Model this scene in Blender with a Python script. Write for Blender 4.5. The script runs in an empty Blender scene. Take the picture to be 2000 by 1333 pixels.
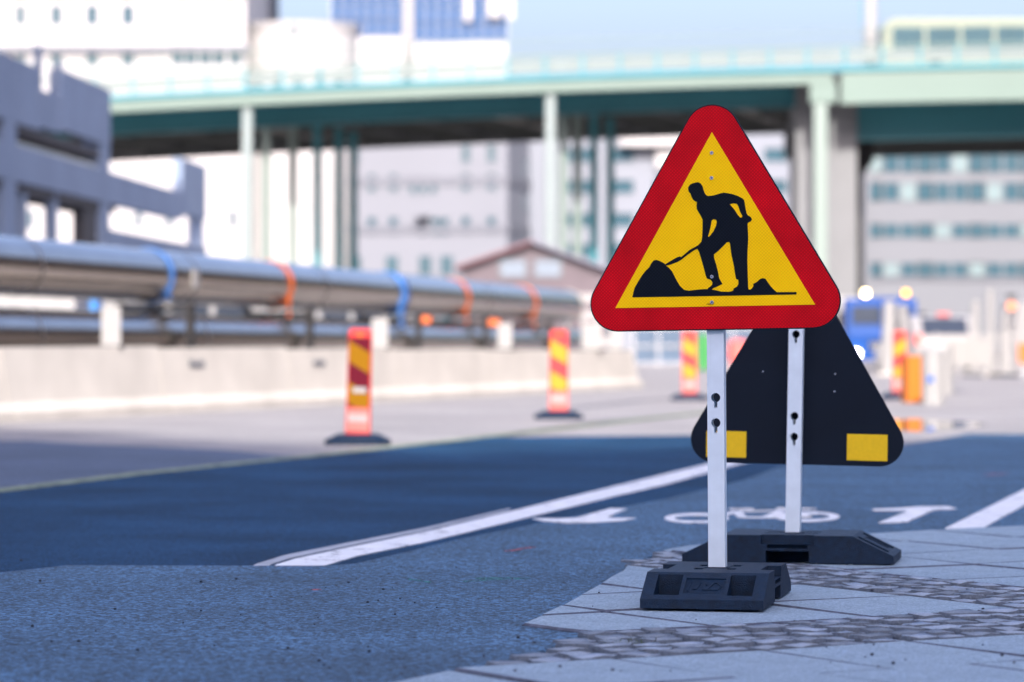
import bpy, bmesh, math, random
from mathutils import Vector, Matrix
from mathutils.geometry import tessellate_polygon
random.seed(7)
R = math.radians
SC = bpy.context.scene
COL = SC.collection

# ------------------------------------------------------------------ camera, sky, sun, exposure
F, H, HV = 6400.0, 0.955, 653.0          # focal length and horizon in pixels of the 2000 px wide photo, eye height in m
cd = bpy.data.cameras.new('camera'); cam = bpy.data.objects.new('camera', cd); COL.objects.link(cam)
cam.location = (0, 0, H); cam.rotation_euler = (R(90), 0, 0)
cd.sensor_width = 36; cd.lens = F * 36 / 2000; cd.shift_y = -(666.5 - HV) / 2000
cd.clip_start = 0.1; cd.clip_end = 4000
cd.dof.use_dof = True; cd.dof.focus_distance = 11.75; cd.dof.aperture_fstop = 2.4
SC.camera = cam

SUN_EL, SUN_X = 32.0, 0.0              # sun behind the camera, a touch to the left
to_sun = Vector((SUN_X, -1, 0)).normalized() * math.cos(R(SUN_EL)) + Vector((0, 0, math.sin(R(SUN_EL))))
W = bpy.data.worlds.new('World'); SC.world = W; W.use_nodes = True
nt = W.node_tree; bg = nt.nodes['Background']
sky = nt.nodes.new('ShaderNodeTexSky'); sky.sky_type = 'NISHITA'; sky.sun_disc = False
sky.sun_elevation = R(SUN_EL); sky.sun_rotation = math.atan2(to_sun.x, to_sun.y)
sky.air_density = 0.9; sky.dust_density = 5.3; sky.ozone_density = 2.2
tint = nt.nodes.new('ShaderNodeVectorMath'); tint.operation = 'MULTIPLY'; tint.inputs[1].default_value = (1.02, .955, 1.07)
nt.links.new(sky.outputs[0], tint.inputs[0]); nt.links.new(tint.outputs[0], bg.inputs[0]); bg.inputs[1].default_value = 0.11
sl = bpy.data.lights.new('sun', 'SUN'); so = bpy.data.objects.new('sun', sl); COL.objects.link(so)
sl.energy = 2.5; sl.angle = R(0.5); sl.color = (1.0, 0.92, 0.83)
so.rotation_euler = (-to_sun).to_track_quat('-Z', 'Y').to_euler(); so.location = (0, -20, 40)
vs = SC.view_settings; vs.view_transform = 'Standard'; vs.look = 'None'; vs.gamma = 1; vs.use_curve_mapping = False
vs.exposure = 1.68
SC.render.engine = 'CYCLES'; SC.cycles.use_denoising = True
SC.cycles.max_bounces = 8; SC.cycles.transparent_max_bounces = 12; SC.cycles.sample_clamp_indirect = 8

# ------------------------------------------------------------------ helpers
def G(u, v, z=0.0):
    y = F * (H - z) / (v - HV); return ((u - 1000) * y / F, y)
def GL(l, z): return [G(u, v, z) for u, v in l]
def X(u, d): return (u - 1000) * d / F
def Z(v, d): return H - (v - HV) * d / F

def mat(name, c, rough=0.6, metal=0.0, var=0.12, scale=6.0, bump=0.0, bscale=80.0, spec=0.5, emit=None, alpha=1.0, rnd=0.0, coat=0.0, detail=5.0):
    m = bpy.data.materials.new(name); m.use_nodes = True
    n = m.node_tree; b = n.nodes['Principled BSDF']; L = n.links.new
    b.inputs['Roughness'].default_value = rough; b.inputs['Metallic'].default_value = metal
    b.inputs['Specular IOR Level'].default_value = spec; b.inputs['Coat Weight'].default_value = coat
    b.inputs['Alpha'].default_value = alpha
    tc = n.nodes.new('ShaderNodeTexCoord')
    nz = n.nodes.new('ShaderNodeTexNoise'); nz.inputs['Scale'].default_value = scale; nz.inputs['Detail'].default_value = detail
    L(tc.outputs['Object'], nz.inputs['Vector'])
    mr = n.nodes.new('ShaderNodeMapRange'); mr.inputs[1].default_value = 0.25; mr.inputs[2].default_value = 0.75
    mr.inputs[3].default_value = 1 - var; mr.inputs[4].default_value = 1 + var
    L(nz.outputs['Fac'], mr.inputs[0]); fac = mr.outputs[0]
    if rnd:
        oi = n.nodes.new('ShaderNodeObjectInfo'); r2 = n.nodes.new('ShaderNodeMapRange')
        r2.inputs[3].default_value = 1 - rnd; r2.inputs[4].default_value = 1 + rnd
        L(oi.outputs['Random'], r2.inputs[0]); mm = n.nodes.new('ShaderNodeMath'); mm.operation = 'MULTIPLY'
        L(fac, mm.inputs[0]); L(r2.outputs[0], mm.inputs[1]); fac = mm.outputs[0]
    vm = n.nodes.new('ShaderNodeVectorMath'); vm.operation = 'SCALE'; vm.inputs[0].default_value = c[:3]
    L(fac, vm.inputs['Scale']); L(vm.outputs[0], b.inputs['Base Color'])
    if bump:
        n2 = n.nodes.new('ShaderNodeTexNoise'); n2.inputs['Scale'].default_value = bscale; n2.inputs['Detail'].default_value = 4
        L(tc.outputs['Object'], n2.inputs['Vector'])
        bp = n.nodes.new('ShaderNodeBump'); bp.inputs['Strength'].default_value = bump; bp.inputs['Distance'].default_value = 0.02
        L(n2.outputs['Fac'], bp.inputs['Height']); L(bp.outputs[0], b.inputs['Normal'])
    if emit:
        b.inputs['Emission Color'].default_value = (*emit[:3], 1); b.inputs['Emission Strength'].default_value = emit[3]
    return m

def asphalt(name, c, grain=190.0, gamt=0.55, bump=0.6, rough=0.62, patch=0.22, spec=0.5, pscale=0.7):
    m = mat(name, c, rough, var=patch, scale=pscale, spec=spec)
    n = m.node_tree; L = n.links.new; b = n.nodes['Principled BSDF']
    tc = [x for x in n.nodes if x.type == 'TEX_COORD'][0]
    vo = n.nodes.new('ShaderNodeTexVoronoi'); vo.inputs['Scale'].default_value = grain
    L(tc.outputs['Object'], vo.inputs['Vector'])
    nf = n.nodes.new('ShaderNodeTexNoise'); nf.inputs['Scale'].default_value = grain * .35; nf.inputs['Detail'].default_value = 4
    L(tc.outputs['Object'], nf.inputs['Vector'])
    sp = n.nodes.new('ShaderNodeSeparateColor'); L(vo.outputs['Color'], sp.inputs[0])
    mr = n.nodes.new('ShaderNodeMapRange'); mr.inputs[3].default_value = max(.1, 1 - gamt*.8); mr.inputs[4].default_value = 1 + gamt*1.25
    pw = n.nodes.new('ShaderNodeMath'); pw.operation = 'POWER'; pw.inputs[1].default_value = 1.6; L(sp.outputs[0], pw.inputs[0]); L(pw.outputs[0], mr.inputs[0])
    old = b.inputs['Base Color'].links[0].from_socket
    vm = n.nodes.new('ShaderNodeVectorMath'); vm.operation = 'SCALE'; L(old, vm.inputs[0]); L(mr.outputs[0], vm.inputs['Scale'])
    L(vm.outputs[0], b.inputs['Base Color'])
    ad = n.nodes.new('ShaderNodeMath'); ad.operation = 'ADD'; L(vo.outputs['Distance'], ad.inputs[0]); L(nf.outputs['Fac'], ad.inputs[1])
    bp = n.nodes.new('ShaderNodeBump'); bp.inputs['Strength'].default_value = bump; bp.inputs['Distance'].default_value = 0.006
    L(ad.outputs[0], bp.inputs['Height']); L(bp.outputs[0], b.inputs['Normal'])
    return m

class MB:
    def __init__(s): s.v = []; s.f = []; s.m = []
    def add(s, vs, fs, mi=0, M=None):
        o = len(s.v)
        s.v += [tuple(M @ Vector(p)) if M else tuple(p) for p in vs]
        s.f += [tuple(i + o for i in f) for f in fs]; s.m += [mi] * len(fs); return s
    def box(s, x0, x1, y0, y1, z0, z1, mi=0, M=None):
        vs = [(x0,y0,z0),(x1,y0,z0),(x1,y1,z0),(x0,y1,z0),(x0,y0,z1),(x1,y0,z1),(x1,y1,z1),(x0,y1,z1)]
        return s.add(vs, [(3,2,1,0),(4,5,6,7),(0,1,5,4),(1,2,6,5),(2,3,7,6),(3,0,4,7)], mi, M)
    def cyl(s, p0, p1, r0, r1=None, n=16, mi=0, M=None, caps=True):
        r1 = r0 if r1 is None else r1
        p0, p1 = Vector(p0), Vector(p1); d = (p1 - p0).normalized()
        a = d.orthogonal().normalized(); b = d.cross(a)
        vs = [p0 + (a*math.cos(t)+b*math.sin(t))*r0 for t in [2*math.pi*i/n for i in range(n)]]
        vs += [p1 + (a*math.cos(t)+b*math.sin(t))*r1 for t in [2*math.pi*i/n for i in range(n)]]
        fs = [(i, (i+1) % n, n+(i+1) % n, n+i) for i in range(n)]
        if caps: fs += [tuple(range(n-1, -1, -1)), tuple(range(n, 2*n))]
        return s.add(vs, fs, mi, M)
    def prism(s, loops, y0, y1, mi=0, M=None, axis='y'):
        """loops: outer + holes in a plane; extruded between y0 and y1 (axis y: plane is xz; axis z: plane is xy; axis x: plane is yz)"""
        P = {'y': lambda a, b, t: (a, t, b), 'z': lambda a, b, t: (a, b, t), 'x': lambda a, b, t: (t, a, b)}[axis]
        pts = [p for l in loops for p in l]
        tris = tessellate_polygon([[Vector((a, b, 0)) for a, b in l] for l in loops])
        n = len(pts)
        vs = [P(a, b, y0) for a, b in pts] + [P(a, b, y1) for a, b in pts]
        fs = [tuple(t) for t in tris] + [tuple(i + n for i in reversed(t)) for t in tris]
        o = 0
        for l in loops:
            k = len(l); fs += [(o+i, o+(i+1) % k, n+o+(i+1) % k, n+o+i) for i in range(k)]; o += k
        return s.add(vs, fs, mi, M)
    def sphere(s, c, r, n=12, m=8, mi=0, M=None, sc=(1,1,1)):
        vs = [(c[0], c[1], c[2]+r*sc[2])]
        for j in range(1, m):
            ph = math.pi*j/m
            for i in range(n):
                t = 2*math.pi*i/n
                vs.append((c[0]+r*sc[0]*math.sin(ph)*math.cos(t), c[1]+r*sc[1]*math.sin(ph)*math.sin(t), c[2]+r*sc[2]*math.cos(ph)))
        vs.append((c[0], c[1], c[2]-r*sc[2])); L = len(vs)-1
        fs = [(0, 1+i, 1+(i+1) % n) for i in range(n)]
        for j in range(m-2):
            fs += [(1+j*n+i, 1+(j+1)*n+i, 1+(j+1)*n+(i+1) % n, 1+j*n+(i+1) % n) for i in range(n)]
        b = 1+(m-2)*n; fs += [(L, b+(i+1) % n, b+i) for i in range(n)]
        return s.add(vs, fs, mi, M)
    def sweepx(s, xs, zc, prof, mi=0):
        """closed profile of (y, dz) carried along x with the height zc(x)"""
        k = len(prof); vs = []
        for x in xs: vs += [(x, y, zc(x)+dz) for y, dz in prof]
        fs = []
        for i in range(len(xs)-1):
            fs += [(i*k+j, i*k+(j+1) % k, (i+1)*k+(j+1) % k, (i+1)*k+j) for j in range(k)]
        fs += [tuple(range(k-1, -1, -1)), tuple((len(xs)-1)*k+j for j in range(k))]
        return s.add(vs, fs, mi)
    def mesh(s, name, mats, smooth=False, flip=True):
        me = bpy.data.meshes.new(name); me.from_pydata(s.v, [], s.f)
        for m in (mats if isinstance(mats, (list, tuple)) else [mats]): me.materials.append(m)
        me.polygons.foreach_set('material_index', s.m)
        bm = bmesh.new(); bm.from_mesh(me); bmesh.ops.recalc_face_normals(bm, faces=bm.faces); bm.to_mesh(me); bm.free()
        if smooth:
            me.polygons.foreach_set('use_smooth', [True]*len(me.polygons))
            try: me.set_sharp_from_angle(angle=R(40))
            except Exception: pass
        me.update(); return me
    def build(s, name, mats, parent=None, smooth=False, bevel=0.0, **kw):
        return link(name, s.mesh(name, mats, smooth), parent, bevel, **kw)

def link(name, me, parent=None, bevel=0.0, loc=None, rot=None, label=None, cat=None, group=None, kind=None):
    o = bpy.data.objects.new(name, me); COL.objects.link(o)
    if parent: o.parent = parent
    if loc is not None: o.location = loc
    if rot is not None: o.rotation_euler = rot
    if bevel:
        b = o.modifiers.new('bevel', 'BEVEL'); b.width = bevel; b.segments = 2; b.limit_method = 'ANGLE'; b.angle_limit = R(35)
    return tag(o, label, cat, group, kind)
def tag(o, label=None, cat=None, group=None, kind=None):
    for k, val in (('label', label), ('category', cat), ('group', group), ('kind', kind)):
        if val: o[k] = val
    return o
def thing(name, label, cat, loc=(0,0,0), rz=0, group=None):
    o = bpy.data.objects.new(name, None); COL.objects.link(o); o.location = loc; o.rotation_euler = (0, 0, rz)
    o.empty_display_size = .2
    return tag(o, label, cat, group)
def copy_tree(o, parent=None):
    c = o.copy(); COL.objects.link(c)
    if parent: c.parent = parent
    for ch in list(o.children): copy_tree(ch, c)
    return c
def boolean(obj, cutter_mb):
    me = cutter_mb.mesh('cutter', bpy.data.materials[0]); c = bpy.data.objects.new('cutter', me); COL.objects.link(c)
    md = obj.modifiers.new('cut', 'BOOLEAN'); md.operation = 'DIFFERENCE'; md.solver = 'EXACT'; md.object = c
    bpy.context.view_layer.update(); c.matrix_world = obj.matrix_world.copy(); bpy.context.view_layer.update()
    new = bpy.data.meshes.new_from_object(obj.evaluated_get(bpy.context.evaluated_depsgraph_get()))
    obj.modifiers.clear(); obj.data = new; bpy.data.objects.remove(c); return obj
def rect(cx, cz, w, h): return [(cx-w/2, cz-h/2), (cx+w/2, cz-h/2), (cx+w/2, cz+h/2), (cx-w/2, cz+h/2)]
def stroke(pts, w):
    """mitred ribbon polygon round a polyline"""
    L_, R_ = [], []
    for i, p in enumerate(pts):
        a = Vector(pts[max(i-1, 0)]); b = Vector(pts[min(i+1, len(pts)-1)]); d = (b-a).normalized(); n = Vector((-d.y, d.x))*w/2
        L_.append(tuple(Vector(p)+n)); R_.append(tuple(Vector(p)-n))
    return L_ + R_[::-1]

# ------------------------------------------------------------------ materials
M = {}
M['old_asphalt'] = asphalt('old asphalt', (.27,.262,.26), 60, .25, .3, .75, .2, pscale=.5)
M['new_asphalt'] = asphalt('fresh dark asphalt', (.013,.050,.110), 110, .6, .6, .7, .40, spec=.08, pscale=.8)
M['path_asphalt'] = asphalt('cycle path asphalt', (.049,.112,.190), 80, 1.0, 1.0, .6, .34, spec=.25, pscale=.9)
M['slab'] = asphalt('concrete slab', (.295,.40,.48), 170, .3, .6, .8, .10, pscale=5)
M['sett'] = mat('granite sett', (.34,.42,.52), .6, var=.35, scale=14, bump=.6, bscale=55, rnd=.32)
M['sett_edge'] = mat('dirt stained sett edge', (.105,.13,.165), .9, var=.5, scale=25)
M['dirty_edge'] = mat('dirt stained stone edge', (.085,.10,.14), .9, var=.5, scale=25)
M['bed'] = mat('joint sand', (.018,.020,.03), .95, var=.4, scale=30)
M['line'] = mat('road paint', (.82,.84,.84), .6, var=.10, scale=9, bump=.25, bscale=120)
def worn(m, lo=.36, hi=.46, sc=7.0):
    n = m.node_tree; L = n.links.new; b = n.nodes['Principled BSDF']; tc = [x for x in n.nodes if x.type == 'TEX_COORD'][0]
    z = n.nodes.new('ShaderNodeTexNoise'); z.inputs['Scale'].default_value = sc; z.inputs['Detail'].default_value = 9; z.inputs['Roughness'].default_value = .72
    L(tc.outputs['Object'], z.inputs['Vector']); mr = n.nodes.new('ShaderNodeMapRange'); mr.inputs[1].default_value = lo; mr.inputs[2].default_value = hi
    mr.inputs[3].default_value = .12; L(z.outputs['Fac'], mr.inputs[0]); L(mr.outputs[0], b.inputs['Alpha'])
worn(M['line'], .34, .43)
M['old_line'] = mat('worn road paint', (.22,.27,.17), .7, var=.25, scale=3)
M['spray_red'] = mat('red marking spray', (.42,.11,.12), .7, var=.5, scale=40)
M['spray_green'] = mat('green marking spray', (.07,.36,.30), .7, var=.5, scale=40)
worn(M['spray_red'], .40, .6, 30); worn(M['spray_green'], .42, .62, 30); worn(M['old_line'], .34, .5, 5)
M['rubber'] = mat('black rubber', (.002,.016,.042), .5, var=.4, scale=40, bump=.5, bscale=260, spec=.28)
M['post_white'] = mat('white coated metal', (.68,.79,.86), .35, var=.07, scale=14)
M['black_coat'] = mat('black plate back', (.003,.008,.018), .55, spec=.2, var=.15, scale=4)
M['steel'] = mat('zinc rivet', (.75,.76,.78), .25, .8)
M['dark_hole'] = mat('dark rivet core', (.02,.03,.07), .5)
M['concrete'] = mat('pale concrete', (.50,.475,.43), .85, var=.12, scale=1.5, bump=.15, bscale=20)
M['pillar_concrete'] = mat('pillar concrete', (.165,.175,.185), .85, var=.06, scale=.6)
M['cladding'] = mat('pipe cladding metal', (.44,.38,.32), .2, 1.0, var=.10, scale=2.0, bump=.04, bscale=3)
M['joint'] = mat('pipe joint band', (.30,.28,.26), .45, .8)
M['black_steel'] = mat('black steel', (.008,.008,.010), .5)
M['white_plastic'] = mat('white plastic', (.285,.285,.285), .45, var=.04)
M['blue_strap'] = mat('blue strap', (.06,.20,.55), .7)
M['orange_plastic'] = mat('orange plastic', (.62,.12,.01), .5)
M['amber_plastic'] = mat('amber plastic', (.45,.125,.001), .5, var=.04)
M['red_plastic'] = mat('red plastic', (.55,.035,.03), .45, var=.05)
M['glare_pink'] = mat('glare pink plastic', (.50,.14,.12), .5, var=.05)
M['garage'] = mat('garage concrete', (.225,.29,.40), .85, var=.10, scale=.5)
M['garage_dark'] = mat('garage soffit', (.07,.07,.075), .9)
M['mint'] = mat('pale mint steel paint', (.125,.185,.162), .5, var=.04, scale=.4)
M['column_sunlit'] = mat('sunlit tone column paint', (.235,.285,.285), .5, var=.04)  # lighter copy of the column paint, toned for full sun
M['column_paint'] = mat('pale column paint', (.18,.235,.215), .5, var=.04)
M['teal'] = mat('shade tone column paint', (.03,.19,.23), .5, var=.08, scale=.4)
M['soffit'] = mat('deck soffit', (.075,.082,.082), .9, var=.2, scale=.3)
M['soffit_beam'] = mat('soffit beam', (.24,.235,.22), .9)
M['white_wall'] = mat('white render', (.38,.38,.385), .8, var=.05, scale=.2)
M['lilac_wall'] = mat('pale lilac render', (.165,.178,.205), .85, var=.04, scale=.2)
M['lilac_band'] = mat('grey string course', (.125,.135,.16), .85)
M['grey_wall'] = mat('grey cladding panel', (.135,.147,.165), .8, var=.04, scale=.2)
M['brown_wall'] = mat('brown boarding', (.12,.10,.115), .85, var=.10, scale=1)
M['red_roof'] = mat('red roof sheet', (.16,.085,.10), .7, var=.10, scale=1)
M['glass'] = mat('window glass', (.04,.085,.11), .10, 0.0, var=.2, scale=.5, spec=.8)
M['blind'] = mat('closed blind', (.13,.19,.20), .6)
M['blue_glass'] = mat('blue curtain glass', (.035,.10,.24), .12, .2, var=.25, scale=.15, spec=.8)
M['rail_panel'] = mat('frosted parapet panel', (.19,.24,.235), .4, alpha=.72)
M['truck_blue'] = mat('blue vehicle paint', (.003,.05,.23), .55, coat=0, spec=.25, var=.05)
M['car_white'] = mat('white vehicle paint', (.27,.27,.275), .3, coat=.3, var=.02)
M['tyre'] = mat('tyre rubber', (.02,.02,.022), .8)
M['car_glass'] = mat('dark car glass', (.03,.04,.06), .08, spec=.8)
M['lamp_white'] = mat('lit headlamp', (.9,.9,.9), .3, emit=(1, .98, .92, 6))
M['lamp_amber'] = mat('lit amber beacon', (.9,.45,.02), .3, emit=(1, .40, .0, 1.5))
M['lamp_hot'] = mat('lit amber beacon flash', (.95,.7,.3), .3, emit=(1, .72, .35, 6))
M['green_plastic'] = mat('green plastic', (.02,.20,.04), .5)
M['red_body'] = mat('coral plastic', (.75,.13,.11), .5)
M['water'] = mat('puddle water', (.05,.055,.07), .015, var=.02, spec=1.0)
M['gate'] = mat('blue grey mesh', (.07,.11,.17), .7, var=.2, scale=2)
M['grass'] = mat('weed green', (.06,.085,.03), .8)
M['stone'] = mat('dark grit', (.03,.04,.06), .8)
M['behind_wall'] = mat('stone facade', (.58,.66,.71), .85)

def sheeting(name, c, cell=0.0085, amt=.16, rough=.32, var=.05, bump=.12):
    """retroreflective sheeting: small round cells under a glossy film"""
    m = mat(name, c, rough, var=var, scale=7, spec=.2)
    n = m.node_tree; L = n.links.new; b = n.nodes['Principled BSDF']
    tc = [x for x in n.nodes if x.type == 'TEX_COORD'][0]
    mp = n.nodes.new('ShaderNodeMapping'); mp.inputs['Scale'].default_value = (1/cell, 1, 1/cell); mp.inputs['Rotation'].default_value = (0, R(45), 0)
    L(tc.outputs['Object'], mp.inputs[0])
    fr = n.nodes.new('ShaderNodeVectorMath'); fr.operation = 'FRACTION'; L(mp.outputs[0], fr.inputs[0])
    sb = n.nodes.new('ShaderNodeVectorMath'); sb.operation = 'SUBTRACT'; L(fr.outputs[0], sb.inputs[0]); sb.inputs[1].default_value = (.5, 0, .5)
    ml = n.nodes.new('ShaderNodeVectorMath'); ml.operation = 'MULTIPLY'; L(sb.outputs[0], ml.inputs[0]); ml.inputs[1].default_value = (1, 0, 1)
    ln = n.nodes.new('ShaderNodeVectorMath'); ln.operation = 'LENGTH'; L(ml.outputs[0], ln.inputs[0])
    mr = n.nodes.new('ShaderNodeMapRange'); mr.inputs[1].default_value = .30; mr.inputs[2].default_value = .42
    mr.inputs[3].default_value = 1 + amt; mr.inputs[4].default_value = 1 - amt; L(ln.outputs['Value'], mr.inputs[0])
    old = b.inputs['Base Color'].links[0].from_socket
    vm = n.nodes.new('ShaderNodeVectorMath'); vm.operation = 'SCALE'; L(old, vm.inputs[0]); L(mr.outputs[0], vm.inputs['Scale'])
    L(vm.outputs[0], b.inputs['Base Color'])
    bp = n.nodes.new('ShaderNodeBump'); bp.inputs['Strength'].default_value = bump; bp.inputs['Distance'].default_value = .001
    L(ln.outputs['Value'], bp.inputs['Height']); L(bp.outputs[0], b.inputs['Normal'])
    return m
M['red_sheet'] = sheeting('red reflective sheeting', (.55,.001,.008), amt=.20, var=.20, bump=.25)
M['yellow_sheet'] = sheeting('yellow reflective sheeting', (1.0,.60,.0), amt=.09, var=.06, bump=.2)
M['black_print'] = sheeting('black print on sheeting', (.004,.007,.013), amt=.4, rough=.28, bump=.5)
M['yellow_tag'] = mat('yellow tag sheeting', (.80,.52,.005), .4, var=.06, scale=60)
M['deli_yellow'] = mat('yellow stripe sheeting', (.52,.235,.002), .5, var=.04)
M['deli_red'] = mat('red stripe sheeting', (.48,.022,.03), .5, var=.04)
M['deli_yellow_dark'] = mat('darker yellow stripe sheeting', (.22,.10,.0), .7, spec=.15, var=.04)  # darker copy of the stripe yellow, used on the nearest panel
M['deli_red_dark'] = mat('darker red stripe sheeting', (.09,.002,.012), .7, spec=.15, var=.04)

# ------------------------------------------------------------------ ground, road, cycle path
Z_OLD, Z_NEW, Z_PATH = -.045, -.037, -.012
mb = MB(); mb.add([(-900,-200,Z_OLD),(900,-200,Z_OLD),(900,2500,Z_OLD),(-900,2500,Z_OLD)], [(0,1,2,3)])
ground = mb.build('ground', M['old_asphalt'], kind='structure')

def poly_sheet(pts, z0, z1, mi=0, inset=None):
    mb = MB(); mb.prism([pts], z0, z1, mi, axis='z'); return mb
def offset_line(pts, off):
    return [(p[0]+off[0], p[1]+off[1]) for p in pts]
# road of fresh asphalt between the edge line (left) and the cycle path (right)
edge = [G(0, 962, Z_NEW), G(300, 925, Z_NEW), G(640, 890, Z_NEW)]
dirx = Vector((edge[2][0]-edge[0][0], edge[2][1]-edge[0][1])).normalized()
far_edge = (edge[2][0]+dirx.x*5, edge[2][1]+dirx.y*5)
back_edge = (edge[0][0]-dirx.x*16, edge[0][1]-dirx.y*16)
road_poly = [back_edge] + edge + [far_edge, (far_edge[0]+3.4, far_edge[1]+1.0), (3.6, 22), (1.5, 3), (-5, 3)]
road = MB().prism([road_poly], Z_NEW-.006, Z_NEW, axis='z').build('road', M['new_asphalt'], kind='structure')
def mark(pts, z, name, m, parent, th=.003):
    return MB().prism([pts], z-.003, z+th, axis='z').build(name, m, parent)
# yellowish edge line
e2 = [back_edge] + edge + [far_edge, (far_edge[0]+dirx.x*22, far_edge[1]+dirx.y*22)]
w = .17; nl = Vector((-dirx.y, dirx.x))
mark([tuple(Vector(p)+nl*w) for p in e2] + [tuple(p) for p in e2[::-1]], Z_NEW+.001, 'edge_line', M['old_line'], road)
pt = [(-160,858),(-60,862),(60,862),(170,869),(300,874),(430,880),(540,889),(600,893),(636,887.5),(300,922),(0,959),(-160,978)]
mark(GL(pt, Z_OLD), Z_OLD+.001, 'shade_patch', asphalt('shade toned asphalt', (.085,.115,.17), 80, .4, .4, .7, .2, spec=.2), ground, .002)  # dark sheet painting in the shade on this part of the light road
# white lane line, with the thin second strip along its far side
up = [(505,1104),(560,1087),(640,1071),(830,1034),(1000,995),(1200,948),(1380,906)]
lo = [(640,1104),(700,1086),(830,1060),(1000,1019),(1200,970),(1300,947),(1440,908)]
mid = [(540,1104),(575,1093),(655,1076),(840,1038),(1005,998),(1203,950),(1382,907)]
zl = Z_NEW + .001
ext_u = (G(*up[-1], zl)[0]+2.2, G(*up[-1], zl)[1]+9.2); ext_l = (G(*lo[-1], zl)[0]+2.25, G(*lo[-1], zl)[1]+9.3)
back_u = G(470, 1120, zl); back_l = G(590, 1122, zl); back_m = G(512, 1121, zl)
mark([back_m]+GL(mid, zl)+[ext_u, ext_l]+GL(lo, zl)[::-1]+[back_l], zl, 'lane_line', M['line'], road)
up2 = [(u-4, v-1.2) for u, v in up[:5]]; mid2 = [(u-8, v-1.6) for u, v in mid[:5]]
mark([back_u]+GL(up2, zl)+GL(mid2, zl)[::-1]+[G(500,1121,zl)], zl, 'worn_lane_line', mat('worn white paint', (.40,.43,.47), .7, var=.3, scale=6), road)

bound_px = [(640,1372),(745,1334),(880,1305),(1010,1285),(1060,1263),(1130,1241),(1180,1234),(1100,1226),(1020,1215),(1100,1180),(1170,1140),
            (1215,1113),(1230,1098),(1260,1086),(1300,1072),(1345,1065),(1450,1057),(1650,1046),(1850,1034),(2000,1026)]
bound = [G(u, v) for u, v in bound_px]
bound = bound + [(5.5, 16.8), (5.5, 6.5), (.2, 6.5)]
# cycle path: a slightly higher sheet of grey asphalt with a chamfered cut edge
pb = [(-500,1190),(-60,1124),(0,1118),(60,1112),(130,1104),(300,1104.5),(500,1105),(640,1105),(690,1101),(800,1076),(900,1052),(1000,1032),(1100,1012),(1300,974),(1450,938),(1520,912)]
path_edge = GL(pb, Z_PATH)
far_p = (path_edge[-1][0]+2.5, path_edge[-1][1]+8)
path_poly = path_edge + [far_p, (14, far_p[1]-3), (14, 2), (-6, 2)]
mb = MB(); mb.prism([path_poly, bound], Z_PATH-.03, Z_PATH, axis='z')
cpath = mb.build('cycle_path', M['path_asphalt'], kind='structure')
cpath.modifiers.new('b', 'BEVEL').width = .008
zp = Z_PATH + .001
# right hand line of the path
mark([G(1846,1033,zp),G(1918,1033,zp),G(2000,988,zp),G(2090,945,zp),G(2040,937,zp),G(2000,957,zp)], zp, 'path_line', M['line'], cpath)
# arrow pointing away
mark([G(1716,1022,zp),G(1770,1021,zp),G(1824,997,zp),G(1868,994.5,zp),G(1852,990,zp),G(1795,990.5,zp),G(1760,993.5,zp),G(1702,995.5,zp),G(1706,997.6,zp),G(1776,998,zp)], zp, 'path_arrow', M['line'], cpath)
# arrow pointing to the viewer
mark([G(1040,1013,zp),G(1062,1018,zp),G(1105,1022,zp),G(1160,1021,zp),G(1215,1018,zp),G(1243,1013,zp),G(1196,1013,zp),G(1184,1011,zp),G(1224,995,zp),G(1192,994,zp),G(1124,1013,zp),G(1085,1014,zp)], zp, 'path_arrow', M['line'], cpath)
# bicycle symbol, laid out along the lane (long in depth)
bmk = MB()
def ell(u0, v0, ru, rv, n=28): return [G(u0+ru*math.cos(2*math.pi*i/n), v0+rv*math.sin(2*math.pi*i/n), zp) for i in range(n)]
for u0, v0 in ((1361,1013),(1577,1010)):
    bmk.prism([ell(u0, v0, 63, 9.5), ell(u0, v0, 44, 5.6)], zp-.003, zp+.003, axis='z')
_z = 0
for pts, wd in (([(1405,1008),(1440,1000),(1530,998),(1495,1012),(1450,1011),(1438,1000)], .05), ([(1530,998),(1577,1010)], .05),
                ([(1425,995.5),(1470,995)], .06), ([(1518,994),(1592,995.5)], .05), ([(1495,1012),(1577,1010)], .05)):
    for a_, b_ in zip(pts[:-1], pts[1:]):
        bmk.prism([stroke([G(*a_, zp), G(*b_, zp)], wd)], zp-.003, zp+.0034+_z, axis='z'); _z += .0004
bmk.build('bicycle_symbol', M['line'], cpath)
# surveyors' spray marks
mark(stroke(GL([(992,1077),(1018,1072.5),(1040,1069)], zp), .035), zp, 'spray_mark', M['spray_red'], cpath, .001)
mark(stroke(GL([(608,1152),(625,1151.5)], zp), .03), zp, 'spray_mark', M['spray_red'], cpath, .001)
mark(stroke(GL([(1925,928),(1965,925)], zp), .06), zp, 'spray_mark', M['spray_red'], cpath, .001)
mark(stroke(GL([(906,1136.5),(955,1133),(1000,1131)], zp), .014), zp, 'spray_mark', M['spray_green'], cpath, .001)
mark(stroke(GL([(1005,1130.5),(1033,1130)], zp), .035), zp, 'spray_mark', M['spray_green'], cpath, .001)
mark(stroke(GL([(930,1130),(1000,1128.5)], zp), .012), zp, 'spray_mark', M['spray_green'], cpath, .001)
mark(stroke(GL([(795,1131),(815,1134),(840,1137.5)], zp), .016), zp, 'spray_mark', M['spray_green'], cpath, .001)

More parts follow.
